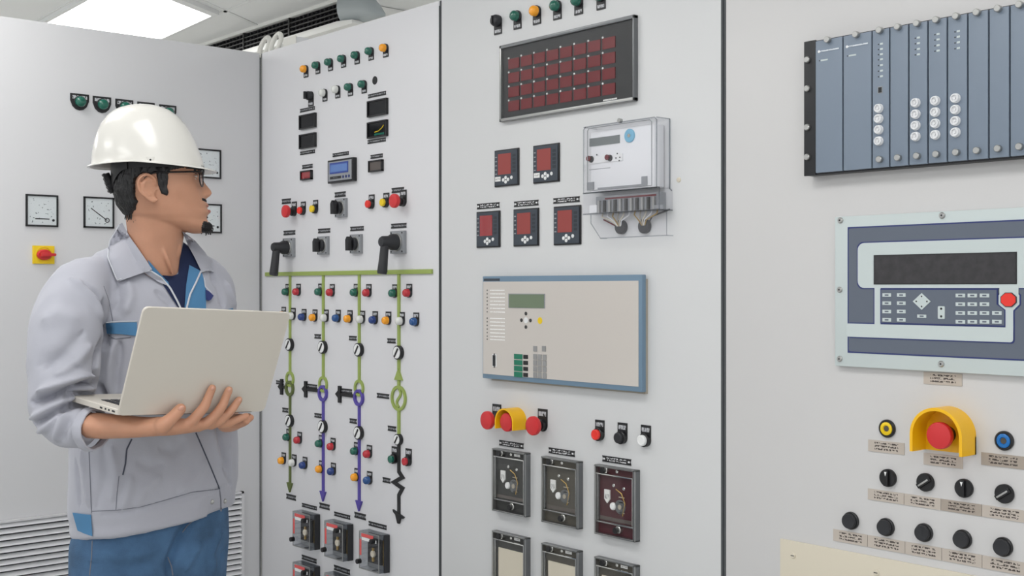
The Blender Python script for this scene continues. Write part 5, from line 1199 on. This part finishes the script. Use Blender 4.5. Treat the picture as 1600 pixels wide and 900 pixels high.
def fringe(px, py, y, th):
    w = 3*noise.noise(Vector((y*170, 1.7, 0))); return (ss(0, 3, px-296)*(1-ss(-1, 1, py-(265+w))))
fr = skin_shell(fringe, lambda px, py: 2.6, 'fringe', 'hair', 258, 272, -1.0, 1.0, 120, .8, rough=2.2, freq=(70, 12))
def beardm(px, py, y, th):
    w = 2.2*noise.noise(Vector((px*.6, py*.6, y*200)))
    chin = ss(-1.5, 2, px-(315+abs(py-355)*.25)+w)*ss(-2, 2, py-346+w*1.3)
    mous = ss(-1, 1.5, px-(316+max(0, py-314)*.3)+w)*math.exp(-((py-313.2+.2*(328-px))/2.6)**4)*(1 if abs(y) < .03 else 0)
    soul = math.exp(-((py-338.5)/2.2)**2)*(1 if abs(y) < .009 else 0)*.8
    return min(1, max(chin, mous*.9, soul))
beard = skin_shell(beardm, lambda px, py: 1.9+2.2*ss(348, 358, py), 'beard', 'hair', 309, 364, -1.5, 1.5, 200, .7, base=-2., rough=2.2, freq=(260, 110))
# a few loose curls under the chin
cl = MB()
for k in range(46):
    x = random.uniform(312, 331); y = 358+random.uniform(-5, 5)-(abs(x-320)*.15); yy = random.uniform(-.018, .016)
    p = P(x, y, HY+yy); q = p+Vector((random.uniform(-.002, .005), random.uniform(-.003, .003), -random.uniform(.003, .008))); cl.tube([p, (p+q)/2+Vector((.0015, 0, 0)), q], .0011, 'hair', 5)
for k in range(60):
    x = random.uniform(298, 320); yy = random.uniform(-.05, .03); p = P(x-4, 262, HY)+Vector((0, yy*.8-.012*(320-x)/20, 0)); q = p+Vector((random.uniform(-.004, .006), random.uniform(-.003, .002), -random.uniform(.010, .017))); cl.tube([p+Vector((0, 0, .003)), (p+q)/2+Vector((.003, -.001, 0)), q], [.0013, .0012, .0006], 'hair', 5)
for k in range(70):
    x = random.uniform(184, 207); y = 335+random.uniform(-3, 4); p = head_pt(PI+random.uniform(-.55, .55), y+3, 1.5); q = p+Vector((random.uniform(-.004, .003), random.uniform(-.002, .002), -random.uniform(.006, .013))); cl.tube([p+Vector((0, 0, .008)), (p+q)/2, q], [.0014, .0013, .0006], 'hair', 5)
curls = cl.mesh('loose_hair')
br = MB()
for s in (-1, 1):
    pts = [P(302+i*3.2, 264.6-1.2*math.sin(i/4*PI), HY)+Vector((.0, 0, 0)) for i in range(5)]
    q = []
    for i in range(5):
        th = s*(.92-.17*i); a = head_pt(th, 265.5-1.5*math.sin(i/4*PI), .6); q.append(a)
    br.tube(q, [.0012, .0022, .0026, .0024, .0014], 'hair', 8)
brow = br.mesh('eyebrow')
ey = MB()
eyes = []
for s in (-1, 1):
    c = P(300, 276, HY)+Vector((0, s*.0305, 0))
    v, f = ball(c, .0118, n=12); ey.add(v, f, 'eye_white', True); v, f = ball(c+Vector((.0068, s*.0005, -.0006)), .0060, .75, 1, 1, 8); ey.add(v, f, 'eye_dark', True)
eyeb = ey.mesh('eye')
ld = MB()
for s in (-1, 1):
    c = P(300, 276, HY)+Vector((0, s*.0305, 0)); 
    for up in (1, -1):
        pts = [c+Vector((.0128*math.cos(t)*math.cos(.35), .0128*math.sin(t), up*.0045*(math.cos(t)*.9+.1))) for t in [math.radians(a) for a in range(-80, 81, 20)]]
        ld.tube(pts, .0017 if up == 1 else .0013, 'skin', 8)
        if up == 1: ld.tube([p+Vector((.0013, 0, -.0008)) for p in pts], .0007, 'frame_black', 6)
lids = ld.mesh('eyelid')
lp = MB()
lp.tube([head_pt(s*.13, 320.3, -1.2) for s in (-2.2, -1.4, -.5, .5, 1.4, 2.2)], [.0008, .0022, .003, .003, .0022, .0008], 'lip', 8)
lp.tube([head_pt(s*.13, 329.0, -2.0) for s in (-2.0, -1.3, -.5, .5, 1.3, 2.0)], [.0008, .0028, .0040, .0040, .0028, .0008], 'lip', 8)
lips = lp.mesh('lips')
for me_ in (hair, fr, beard, curls, brow, eyeb, lids, lips): turn_me(me_)
nl = MB()
for (x, y, o, r, q_) in ((283, 638, .0240, 1, 1), (332.6, 606.5, .0162, .62, 0), (359, 609.5, .0160, .6, 0), (375, 625.5, .0155, .55, 0)):
    c = lid(x, y, o); v, f = ball((0, 0, 0), 1, n=8); M_ = Matrix((LX*.75+LZ*.6, LX*-.6+LZ*.75, LN)).transposed()*r if q_ else Matrix((LX*.35+LZ*.94, LX*-.94+LZ*.35, LN)).transposed()*r
    nl.add([c+M_@Vector((q.x*.0070, q.y*.0052, q.z*.0022)) for q in v], f, 'nail', True)
nail = nl.mesh('fingernails')
# ------------------------------------------------------------------ clothes
def wrinkle(me, amp, fx, amp2, fx2):
    a = getv(me); n = normals(me); d = np.empty(len(a), np.float32)
    for i, p in enumerate(a):
        q = Vector((float(p[0]), float(p[1]), float(p[2]))); w = Vector((noise.noise(q*3), noise.noise(q*3+Vector((5, 5, 5))), noise.noise(q*3+Vector((9, 1, 4)))))*.12
        s = q+w
        d[i] = amp*(1-abs(noise.noise(Vector((s.x*fx[0], s.y*fx[1], s.z*fx[2]))))*2.2)+amp2*noise.noise(Vector((s.x*fx2, s.y*fx2, s.z*fx2*.7)))
    setv(me, a+n*d[:, None])
trunk = loft([tr(238, 372, 2.685, .058, .048, -.0), tr(238, 384, 2.69, .084, .058), tr(238, 397, 2.70, .122, .070), tr(238, 412, 2.705, .160, .080), tr(239, 436, 2.71, .182, .100), tr(240, 480, 2.705, .186, .120), tr(240, 560, 2.70, .186, .128),
               tr(241, 640, 2.70, .186, .132), tr(242, 720, 2.70, .187, .135), tr(242, 770, 2.70, .188, .136, 1), tr(242, 791, 2.70, .183, .133, 1), tr(242, 807, 2.70, .183, .132, 1), tr(242, 812, 2.70, .179, .130, 1)], 48, 5, 2.25)
slR = limb([(P(150, 436, 2.60), .050), (P(124, 452, 2.545), .062), (P(109, 492, 2.50), .0705), (P(102, 545, 2.46), .0700), (P(97.5, 600, 2.435), .0675), (P(92, 640, 2.42), .0600), (P(108, 665, 2.405), .0460), (P(124, 669, 2.39), .0400, .95), (P(131, 670, 2.385), .0375, .95)], 40, 6)
slL = limb([(P(305, 432, 2.78), .050), (P(325, 450, 2.82), .056), (P(331, 500, 2.85), .058), (P(337, 560, 2.87), .057), (P(341, 604, 2.87), .052), (P(345, 622, 2.84), .045), (P(350, 642, 2.76), .040)], 32, 5)
jk = remesh([trunk, slR, slL], .0045, 3, 'jacket'); print('jacket verts', len(jk.vertices))
# flatten cuff end of the near sleeve
wrinkle(jk, .0042, (10, 10, 5), .0055, 9)
T0 = bvh([jk])
stroke(jk, T0, [
    ([(50, 628), (75, 620), (111, 607), (140, 597), (150, 604)], .008, -.018), ([(60, 612), (90, 603), (120, 593), (143, 589)], .009, .010), ([(118, 606), (138, 603), (150, 609)], .005, .007),
    ([(152, 612), (140, 618), (118, 616), (100, 622)], .006, -.014), ([(48, 655), (75, 640), (98, 628), (122, 622)], .008, .008), ([(52, 664), (84, 645), (110, 632), (150, 624)], .007, -.012),
    ([(60, 676), (84, 655), (95, 640)], .008, .006), ([(84, 690), (92, 665), (104, 645)], .006, .005), ([(95, 692), (102, 668), (112, 650)], .006, -.005), ([(115, 655), (125, 668), (128, 695)], .006, .004),
    ([(163, 470), (165, 500), (163, 530), (152, 560), (147, 575)], .010, -.012), ([(148, 575), (152, 598), (163, 615), (172, 632)], .008, -.012), ([(112, 436), (135, 450), (152, 475), (158, 500)], .010, .005), ([(128, 440), (150, 460), (163, 490)], .006, -.005),
    ([(70, 500), (95, 490), (120, 500)], .02, .004), ([(60, 570), (90, 560), (120, 575)], .02, -.004), ([(140, 540), (120, 565), (90, 585)], .012, .005), ([(130, 520), (105, 550), (70, 575)], .014, -.004),
    ([(183, 445), (186, 470), (176, 490)], .008, -.004), ([(200, 440), (205, 465), (195, 490)], .010, .004), ([(178, 535), (172, 570), (170, 600), (175, 630)], .010, .006), ([(188, 535), (182, 580), (180, 620)], .008, -.005),
    ([(245, 455), (262, 470), (270, 480)], .008, -.004), ([(335, 430), (345, 455), (350, 480)], .010, -.005), ([(352, 440), (362, 465), (366, 484)], .008, .005), ([(340, 395), (330, 420), (336, 445)], .008, -.004),
    ([(128, 705), (133, 740), (140, 790)], .008, .005), ([(118, 720), (122, 760), (124, 795)], .006, -.004), ([(160, 700), (165, 740), (150, 790)], .010, -.003), ([(175, 700), (182, 740), (175, 780)], .010, .004),
    ([(205, 745), (200, 770), (192, 795)], .010, .004), ([(215, 720), (235, 730), (255, 725)], .012, -.003), ([(250, 745), (225, 765), (215, 790)], .012, .003), ([(330, 665), (335, 700), (345, 730)], .008, .005), ([(340, 670), (350, 705), (352, 740)], .007, -.005),
    ([(352, 660), (358, 700), (360, 750)], .008, .004), ([(360, 690), (355, 730), (362, 765)], .006, -.004), ([(290, 690), (270, 705), (250, 700)], .012, -.003), ([(280, 770), (310, 745), (320, 720)], .012, .003),
    ([(142, 805), (185, 803), (260, 787), (340, 765), (368, 755)], .004, -.004), ([(130, 838), (185, 833), (260, 820), (340, 800)], .008, .003)])
lap(jk, 1)
# jeans
hips = loft([tr(242, 775, 2.70, .158, .116), tr(242, 800, 2.70, .166, .120), tr(242, 840, 2.70, .170, .121), tr(241, 880, 2.70, .168, .117), tr(240, 925, 2.70, .158, .106), tr(240, 950, 2.70, .13, .085)], 40, 4, 2.2)
jp = [hips]
for L_ in LEGS: jp.append(limb([(p, r+.034) for p, r in L_[:1]]+[(p, r+.024) for p, r in L_[1:2]]+[(p, r+.020) for p, r in L_[2:5]]+[(L_[4][0]-Vector((0, 0, .03)), .055)], 28, 5))
jn = remesh(jp, .006, 3, 'jeans'); wrinkle(jn, .003, (8, 8, 6), .003, 10)
TJ = bvh([jn]); stroke(jn, TJ, [([(300, 812), (283, 840), (268, 875), (262, 899)], .012, -.009), ([(312, 850), (300, 865), (288, 890)], .012, .005), ([(150, 860), (200, 868), (250, 858)], .012, .003), ([(140, 880), (190, 886), (240, 880)], .010, -.003), ([(345, 830), (330, 865), (335, 895)], .010, .004), ([(360, 850), (345, 870)], .008, -.004)])
TA = bvh([jk, body]); TJ = bvh([jn])
def cloth_patch(name, A, B, m, tree=None, off=.002, n=24, k=8, thick=.0025, parent=None, fb=2.6, bulge=0.):
    """a piece of cloth lying on the surface, ruled between two edges"""
    tree = tree or TA; A, B = dens(A, n), dens(B, n); v = []; f = []; miss = []
    for lay, o in ((0, off+thick), (1, off-.002)):
        for i in range(n+1):
            for j in range(k+1):
                t = j/k; px, py = A[i][0]+(B[i][0]-A[i][0])*t, A[i][1]+(B[i][1]-A[i][1])*t
                if tree.ray_cast(EYEP, (P(px, py, 1.)-EYEP).normalized())[0] is None: miss.append((len(v), px, py, lay, o, t))
                v.append(hit(tree, px, py, o+(bulge*math.sin(PI*t)**.7 if lay == 0 else 0), fb))
    bad = {q[0] for q in miss}; N_ = (n+1)*(k+1)
    for idx, px, py, lay, o, t in miss:      # past the silhouette: keep the depth of the nearest cloth
        good = [q for q in range(lay*N_, (lay+1)*N_) if q not in bad]
        if not good: continue
        q = min(good, key=lambda g: (g//(k+1)-idx//(k+1))**2+(g % (k+1)-idx % (k+1))**2); v[idx] = P(px, py, v[q].y+.004)
    N = (n+1)*(k+1); I = lambda l, i, j: l*N+i*(k+1)+j
    for i in range(n):
        for j in range(k): f.append((I(0, i, j), I(0, i, j+1), I(0, i+1, j+1), I(0, i+1, j))); f.append((I(1, i, j), I(1, i+1, j), I(1, i+1, j+1), I(1, i, j+1)))
        f.append((I(0, i, 0), I(0, i+1, 0), I(1, i+1, 0), I(1, i, 0))); f.append((I(0, i, k), I(1, i, k), I(1, i+1, k), I(0, i+1, k)))
    for j in range(k): f.append((I(0, 0, j), I(1, 0, j), I(1, 0, j+1), I(0, 0, j+1))); f.append((I(0, n, j), I(0, n, j+1), I(1, n, j+1), I(1, n, j)))
    mb = MB(); mb.add(v, f, m, True); return mb.mesh(name)
def cord(name, poly, r, m, tree=None, off=.0015, n=None, fb=2.6):
    pts = [hit(tree or TA, x, y, off, fb) for x, y in dens(poly, n or max(6, int(len(poly)*6)))]; return MB().tube(pts, r, m, 6).mesh(name)
jo = None
pieces = [('body', body, 'skin'), ('hair', hair, 'hair'), ('fringe', fr, 'hair'), ('beard', beard, 'hair'), ('loose_hair', curls, None), ('eyebrows', brow, None), ('eyes', eyeb, None), ('eyelids', lids, None), ('lips', lips, None), ('fingernails', nail, None)]
objs = {}
body_o = child('body', body, m='skin')
for nm, me, m in pieces[1:]: objs[nm] = child(nm, me, parent=(objs['hair'] if nm in ('fringe', 'loose_hair') else man), m=m)
# shirt and collar, drawn on the chest under the open neck of the jacket
shirt = [cloth_patch('shirt', [(287, 379), (281, 405), (277, 440), (287, 492)], [(301, 390), (314, 408), (312, 440), (291, 492)], 'navy_shirt', off=.001),
         cloth_patch('shirt', [(254, 430), (268, 431.5), (285, 426)], [(250, 437), (270, 468), (287, 493)], 'navy_shirt', off=.001)]
patches = [('placket', [(296, 414), (291, 445), (288, 488)], [(315, 424), (322, 450), (322, 488)], 'jacket_blue', .004), ('placket', [(231, 406), (247, 424), (263, 441)], [(235, 421), (250, 432), (266, 450)], 'jacket_blue', .0035),
           ('lapel', [(219, 421), (231, 430), (248, 441)], [(236, 422), (252, 433), (264, 447)], 'jacket', .0045), ('chest_stripe', [(165, 505.5), (186, 504), (214, 503.5)], [(167, 521.5), (188, 522), (214, 525)], 'jacket_blue', .001), ('sleeve_stripe', [(341, 487), (350, 484.5), (364, 481.5)], [(343, 496), (352, 494), (367, 492)], 'jacket_blue', .001),
           ('hem_tab', [(113, 801), (128, 803), (142, 804.5)], [(121, 829), (132, 834), (144.5, 838)], 'jacket_blue', .0015), ('collar_badge', [(321, 452), (328, 456), (334, 462)], [(322, 468), (326, 470), (330, 468)], 'navy', .0065)]
jo = child('jacket', jk, m='jacket')
for me in shirt: child('shirt', me)
for nm, A, B, m, off in patches: child(nm, cloth_patch(nm, A, B, m, off=off), jo)
lf = cloth_patch('collar', [(191, 348), (202, 369), (217, 390), (238, 421)], [(184, 352), (170, 377), (168, 402), (184, 440)], 'jacket', off=.005, thick=.004, bulge=.008); child('collar', lf, jo)
lf = cloth_patch('collar', [(285, 362), (293, 382), (304, 402), (314, 423)], [(288, 363), (305, 376), (322, 396), (334, 424)], 'jacket', off=.006, thick=.004, fb=2.68, bulge=.006); child('collar', lf, jo)
for nm, poly, r, m, off in (('piping', [(235, 423), (252, 434), (266, 450), (277, 470), (286, 490)], .0022, 'piping', .006), ('piping', [(314, 424), (306, 442), (297, 460), (290, 488)], .0022, 'piping', .008), ('piping', [(165, 504), (186, 502.5), (214, 502)], .0012, 'piping', .003),
                            ('piping', [(319, 434), (321, 448), (330, 457)], .0015, 'piping', .009), ('seam', [(162, 447), (170, 470), (176, 500), (172, 540)], .0011, 'seam', .0), ('seam', [(206, 686), (198, 702), (196, 725), (192, 742)], .0018, 'zip_dark', .0), ('seam', [(139, 702), (141, 750), (143, 802)], .0012, 'seam', .0),
                            ('zip', [(306, 676), (316, 699), (330, 732), (343, 764)], .0018, 'zip_dark', .0), ('zip', [(343, 764), (345, 780), (345.5, 799)], .0016, 'seam', .001), ('seam', [(143, 799), (185, 797), (220, 792), (260, 781), (300, 769), (343, 764)], .0011, 'seam', .0), ('seam', [(186, 744), (183, 770), (181, 797)], .0009, 'seam', .0),
                            ('seam', [(186, 352), (171, 377), (168.5, 402), (183, 438), (205, 430), (234, 423)], .0013, 'piping', .012), ('seam', [(314, 425), (325, 422), (334, 424)], .0012, 'piping', .012), ('pocket_seam', [(205, 527), (180, 530), (170, 524)], .0012, 'seam', .0)):
    child(nm, cord(nm, poly, r, m, off=off), jo)
for x, y in ((331, 784), (351, 783)):
    c = hit(TA, x, y, .001); v, f = ball(c, .0055, 1, .6, 1, 8); child('snap_button', MB().add(v, f, 'steel', True).mesh('snap_button'), jo)
cuff = MB(); cr_ = []
ca, cb = P(137, 670.5, 2.379), P(149.5, 671.2, 2.370); ct_ = (cb-ca).normalized(); cu = Vector((0, 0, 1)); cu = (cu-ct_*cu.dot(ct_)).normalized(); cv = ct_.cross(cu)
pf_ = [(0, .0385), (.08, .0425), (.5, .0425), (.92, .0415), (1.0, .0405), (1.02, .0385), (.98, .0370), (.4, .036)]; n_ = 36; vv = []
for t_, r_ in pf_:
    for k_ in range(n_): a_ = 2*PI*k_/n_; vv.append(ca+(cb-ca)*t_+(cu*math.cos(a_)+cv*math.sin(a_)*1.0)*(r_+.0009*math.sin(5*a_)+.0006*math.sin(11*a_)))
cuff.add(vv, [(i_*n_+k_, i_*n_+(k_+1) % n_, (i_+1)*n_+(k_+1) % n_, (i_+1)*n_+k_) for i_ in range(len(pf_)-1) for k_ in range(n_)], 'jacket', True)
child('cuff', cuff.mesh('cuff'), jo)
jno = child('jeans', jn, m='denim')
for poly in ([(144, 845), (143, 870), (140, 899)], [(262, 870), (268, 885), (270, 899)], [(300, 815), (292, 822), (285, 832)]): child('seam', cord('seam', poly, .0013, 'seam', TJ, .0, fb=2.6), jno)
for L_ in LEGS:
    a, d = L_[4][0], FS
    mb = MB(); pts = [(at(a-d*.05, .05), .042), (at(a-d*.01, .052), .046), (at(a+d*.06, .048), .047), (at(a+d*.13, .042), .046), (at(a+d*.18, .036), .034)]
    v, f = limb(pts, 20, 4); v = [Vector((q.x, q.y, max(q.z, .012))) for q in v]; mb.add(v, f, 'shoe', True); sh = child('shoe', mb.mesh('shoe'))
    v, f = limb([(at(a-d*.05, .012), .046), (at(a+d*.06, .012), .048), (at(a+d*.18, .012), .038)], 20, 4); v = [Vector((q.x, q.y, min(max(q.z, 0.0), .02))) for q in v]; child('sole', MB().add(v, f, 'sole', True).mesh('sole'), sh)
# ------------------------------------------------------------------ glasses
gl = link('eyeglasses'); gb = P(300, 273, HY); gl.location = gb; props(gl, 'thin black-rimmed eyeglasses on the man\'s nose', 'eyeglasses')
def gchild(name, mb, par): me = turn_me(mb.mesh(name)); return child(name, me, par, base=gl.location)
for s in (-1, 1):
    yo = s*.034; fx = 318.5
    rim = [P(fx-1.5*abs(math.cos(t))*0, 279, HY)+Vector((-.0008-.006*abs((yo+.026*math.cos(t))/.06)**2*1.6, yo+.026*math.cos(t), .0175*math.copysign(abs(math.sin(t))**.8, math.sin(t)))) for t in [2*PI*k/28 for k in range(29)]]
    gchild('rim', MB().tube(rim, .0016, 'frame_black', 8), gl)
    mb = MB(); v = rim[:-1]; mb.add(v, [tuple(range(28))], 'clear'); gchild('lens', mb, gl)
    a = rim[0] if s > 0 else rim[14]
    tp = [P(314.5, 270.5, HY)+Vector((0, s*.0605, 0)), P(310, 270.5, HY)+Vector((0, s*.068, 0)), P(285, 272, HY)+Vector((0, s*.0745, 0)), P(258, 273.5, HY)+Vector((0, s*.0785, 0)), P(238, 275.5, HY)+Vector((0, s*.0795, 0)), P(226, 284, HY)+Vector((0, s*.078, 0))]
    gchild('temple', MB().tube([tuple(q) for q in cr([(q.x, q.y, q.z) for q in tp], 4)], .0019, 'frame_black', 8), gl)
gchild('bridge', MB().tube([P(318, 276, HY)+Vector((0, -.009, 0)), P(321, 275, HY), P(318, 276, HY)+Vector((0, .009, 0))], .0015, 'frame_black', 8), gl)
# ------------------------------------------------------------------ hard hat
hh = link('hard_hat'); hh.location = P(232, 262, HY); props(hh, 'glossy white hard hat with short peak on the man\'s head', 'hard hat')
def hchild(name, me, par=None, m=None): return child(name, turn_me(me), par or hh, m=m, base=hh.location)
HB_ = [(163.6, 221), (164.6, 210), (167, 197), (171, 186), (177, 175.5), (186, 166), (198, 157.5), (212, 151.5), (228, 147), (244, 144.5), (258, 143.5), (264, 142)]
HF_ = [(163.6, 229), (164.6, 240), (167, 252), (171, 263), (177, 273), (186, 283.5), (198, 294), (212, 302.5), (228, 310), (244, 316), (256, 319.5), (264, 321)]
def dome(extra=0., y1=262., n=72):
    lv = [163.4, 163.8, 164.6, 166, 168, 171, 174, 178, 183, 189, 196, 204, 213, 222, 232, 242, 250, 256, y1]; v = []; f = []
    for py in lv:
        xb, xf = interp(HB_, py)-extra, interp(HF_, py)+extra; c = (xb+xf)/2; a = (xf-xb)/2; w = a*.88
        if py == 163.4: a *= .2; w *= .2
        for j in range(n):
            t = 2*PI*j/n; ct, st = math.cos(t), math.sin(t); x = a*ct; y = w*st*(1+.03*max(0, ct))
            # moulded ridges along the crown and a raised side line
            r_ = 1.0*math.exp(-(y/6.)**2)*ss(163, 175, py)*ss(262, 200, py)
            rim_ = py+ (2.5*math.sin(PI*min(1, max(0, (x+20)/110)))-3.5*abs(st)**3-.5 if py == y1 else 0)
            p = P(c+x*(1+.0*r_), rim_-(r_ if py < 190 else 0), HY); p.y += y*hm; v.append(p)
    for i in range(len(lv)-1):
        for j in range(n): q = (j+1) % n; f.append((i*n+j, (i+1)*n+j, (i+1)*n+q, i*n+q))
    f.append(tuple(range(n))); return v, f, n
v, f, n = dome(); base = len(v)-n
ring = v[-n:]; c0 = sum(ring, Vector())/n
# rolled rim and peak carried on from the shell edge, then the inner face
outs = []
for lay, (g, dz) in enumerate(((1.5, .001), (5.0, -.0015), (5.4, -.0035), (1.0, -.0035), (-1.5, .002))):
    for j, p in enumerate(ring):
        t = 2*PI*j/n; ct, st = math.cos(t), math.sin(t); pk = max(0, ct)**2.2
        gg = g+((14.5 if lay in (1, 2) else 6*0) * pk if lay in (1, 2) else 0)
        d = Vector((ct*gg*hm, st*gg*hm*.9, dz-(.0045*pk if lay in (1, 2) else 0)))
        outs.append(p+d)
v += outs
for L_ in range(5):
    a0 = base+L_*n
    for j in range(n): q = (j+1) % n; f.append((a0+j, a0+n+j, a0+n+q, a0+q))
vi = [Vector(c0)+(Vector(p)-c0)*.965+Vector((0, 0, .001)) for p in v[:base+n]]; o = len(v); v += vi
f += [tuple(o+i for i in g[::-1]) for g in f[:(len(v[:base])//n)*n] if max(g) < base+n]
mb = MB(); mb.add(v, f, 'hat_white', True); sh_me = mb.mesh('shell')
sho = hchild('shell', sh_me)
# side slot clip, moulded ridge lines
TH = bvh([bpy.data.meshes['shell']]) if False else None
def hs(px, py, o=0.):
    xb, xf = interp(HB_, py), interp(HF_, py); c = (xb+xf)/2; a = (xf-xb)/2; x = (px-c)/a; y = -a*.86*math.sqrt(max(0, 1-x*x)); p = P(px, py, HY); p.y += (y)*hm; nrm = Vector((x, y/a/.86*1.2, .2)).normalized(); return p+nrm*o
for poly, r in (([(183, 245), (205, 240.5), (237, 236)], .0024), ([(182, 249), (205, 245), (236, 240.5)], .0016), ([(284, 234), (300, 233)], .0016)):
    hchild('moulded_ridge', MB().tube([hs(x, y, -.0006) for x, y in dens(poly, 8)], [.0006]+[r]*7+[.0006], 'hat_white', 8).mesh('moulded_ridge'), sho)
cp = MB(); c = hs(235, 256, .001); cp.prism([(-.009, .004), (.009, .004), (.004, -.007), (-.004, -.007)], 0, -.003, 'hat_white'); cp.cyl(0, -.002, .0022, -.0028, -.0036, 'hat_black', 10); me = cp.mesh('clip'); a = getv(me)+np.array(c, np.float32); setv(me, a); hchild('clip', me, sho)
# suspension band and rear ratchet
def band(py0, py1, ext_, th0, th1, n=60, thick=1.6):
    v = []; f = []
    for k in range(n+1):
        th = th0+(th1-th0)*k/n
        for (py, e) in ((py0, ext_), (py1, ext_), (py1, ext_+thick), (py0, ext_+thick)): v.append(head_pt(th, py(th) if callable(py) else py, e-3.6*max(0, math.cos(th))))
    for k in range(n):
        for j in range(4): q = (j+1) % 4; f.append((k*4+j, k*4+q, (k+1)*4+q, (k+1)*4+j))
    f.append((0, 1, 2, 3)); f.append((n*4+3, n*4+2, n*4+1, n*4)); return v, f
mb = MB(); v, f = band(252, lambda t: 266+4*max(0, -math.cos(t))-3*max(0, math.cos(t)), 4.5, 0, 2*PI); mb.add(v, f, 'hat_black', False); hchild('suspension_band', mb.mesh('suspension_band'))
mb = MB()
for s in (-1, 1):
    v, f = band(lambda t: 258, lambda t: 270+28*ss(.75, 0, abs(abs(t)-PI)/1.0*.8), 7.0, s*(PI-.95), s*PI, 24, 1.5); mb.add(v, f, 'hat_black', False)
hchild('nape_strap', mb.mesh('nape_strap'))
rt = MB()
pc = head_pt(PI, 288, 11); ax = Vector((.35, 0, -1)).normalized()
q = [pc+ax*s for s in (-.022, -.008, .008, .022)]; rt.tube(q, [.0075, .0095, .0095, .006], 'hat_black', 12)
for k in range(5): rt.tube([pc+ax*(-.018+.009*k)+Vector((-.004, -.014, 0)), pc+ax*(-.018+.009*k)+Vector((-.0075, .0, 0)), pc+ax*(-.018+.009*k)+Vector((-.004, .014, 0))], .0035, 'hat_black', 6)
hchild('ratchet', rt.mesh('ratchet'))
# ------------------------------------------------------------------ laptop
lt = link('laptop'); lt.location = LO; props(lt, 'open silver laptop held by the man, plain lid facing out', 'laptop')
def rrect(w, h, r, n=6):
    out = []
    for cx, cz, t0 in ((w-r, h-r, 0), (r, h-r, PI/2), (r, r, PI), (w-r, r, 1.5*PI)):
        for k in range(n+1): t = t0+PI/2*k/n; out.append((cx+r*math.cos(t), cz+r*math.sin(t)))
    return out
def slabm(name, X, Z_, N, w, h, r, t, m, off=0., x0=0., z0=0., mb=None):
    mb = mb or MB(); P_ = rrect(w, h, r); e = min(.0012, t*.3); v = []; k = len(P_)
    cx, cz = w/2, h/2
    for s, o in ((1-2*e/w, off), (1, off-e), (1, off-t+e), (1-2*e/w, off-t)):
        for a, b in P_: v.append(X*(x0+cx+(a-cx)*s)+Z_*(z0+cz+(b-cz)*s)+N*o)
    f = [tuple(range(k)), tuple(range(4*k-1, 3*k-1, -1))]+[(a*k+i, a*k+(i+1) % k, (a+1)*k+(i+1) % k, (a+1)*k+i) for a in range(3) for i in range(k)]
    return mb.add(v, f, m, False)
link('lid', slabm('lid', LX, LZ, LN, LW, LH, .011, .0055, 'alu').mesh('lid'), lt)
link('screen', slabm('screen', LX, LZ, LN, LW-.02, LH-.025, .002, .0006, 'glass_black', -.0056, .01, .015).mesh('screen'), lt)
G0 = Vector((-LX.y, LX.x, 0)).normalized(); UPB = LX.cross(-G0); 
if UPB.z < 0: UPB = -UPB
ph = math.radians(4.); GB = (G0*math.cos(ph)+UPB*math.sin(ph)).normalized(); BN = LX.cross(GB).normalized(); BN = BN if BN.z > 0 else -BN
BD = .212
OB = LZ*.002-LN*.003
def bs(w, h, r, t, m, off, x0, z0, mb=None):
    mb = slabm('', LX, GB, BN, w, h, r, t, m, off, x0, z0, mb); return mb
bm_ = bs(LW, BD, .011, .0115, 'alu', .0125, 0, .001); link('base', bm_.mesh('base'), lt)
link('hinge', MB().tube([LX*.03+LZ*.002-LN*.004, LX*(LW-.03)+LZ*.002-LN*.004], .004, 'soft_black', 10).mesh('hinge'), lt)
kb = None
for r_ in range(6):
    for c_ in range(14): kb = bs(.0155, .0135, .002, .0012, 'black', .0137, .028+c_*.0194, .030+r_*.0168, kb)
link('keyboard', kb.mesh('keyboard'), lt)
link('trackpad', bs(.105, .06, .003, .0004, 'alu_edge', .0129, .11, .142).mesh('trackpad'), lt)
pr = MB()
for k_, (z_, w_) in enumerate(((.018, .012), (.036, .006), (.05, .006), (.068, .010))):
    v = [X_ for X_ in []]; c = GB*z_+BN*.0065; mbp = [(c-LX*.0003+GB*w_/2*s+BN*.0018*t) for s, t in ((-1, -1), (1, -1), (1, 1), (-1, 1))]; mbq = [p+LX*.002 for p in mbp]; pr.add(mbp+mbq, [(0,1,2,3),(7,6,5,4),(0,4,5,1),(1,5,6,2),(2,6,7,3),(3,7,4,0)], 'black')
link('side_ports', pr.mesh('side_ports'), lt)
# ------------------------------------------------------------------ square the room up with the world axes (camera and all)
bpy.context.view_layer.update()
TURN = Matrix.Rotation(-ANG['R'], 4, 'Z')
for o in list(scene.objects):
    if o.parent is None:
        o.location = TURN @ o.location
        o.rotation_euler.z += -ANG['R']
for o in scene.objects: o.select_set(False)
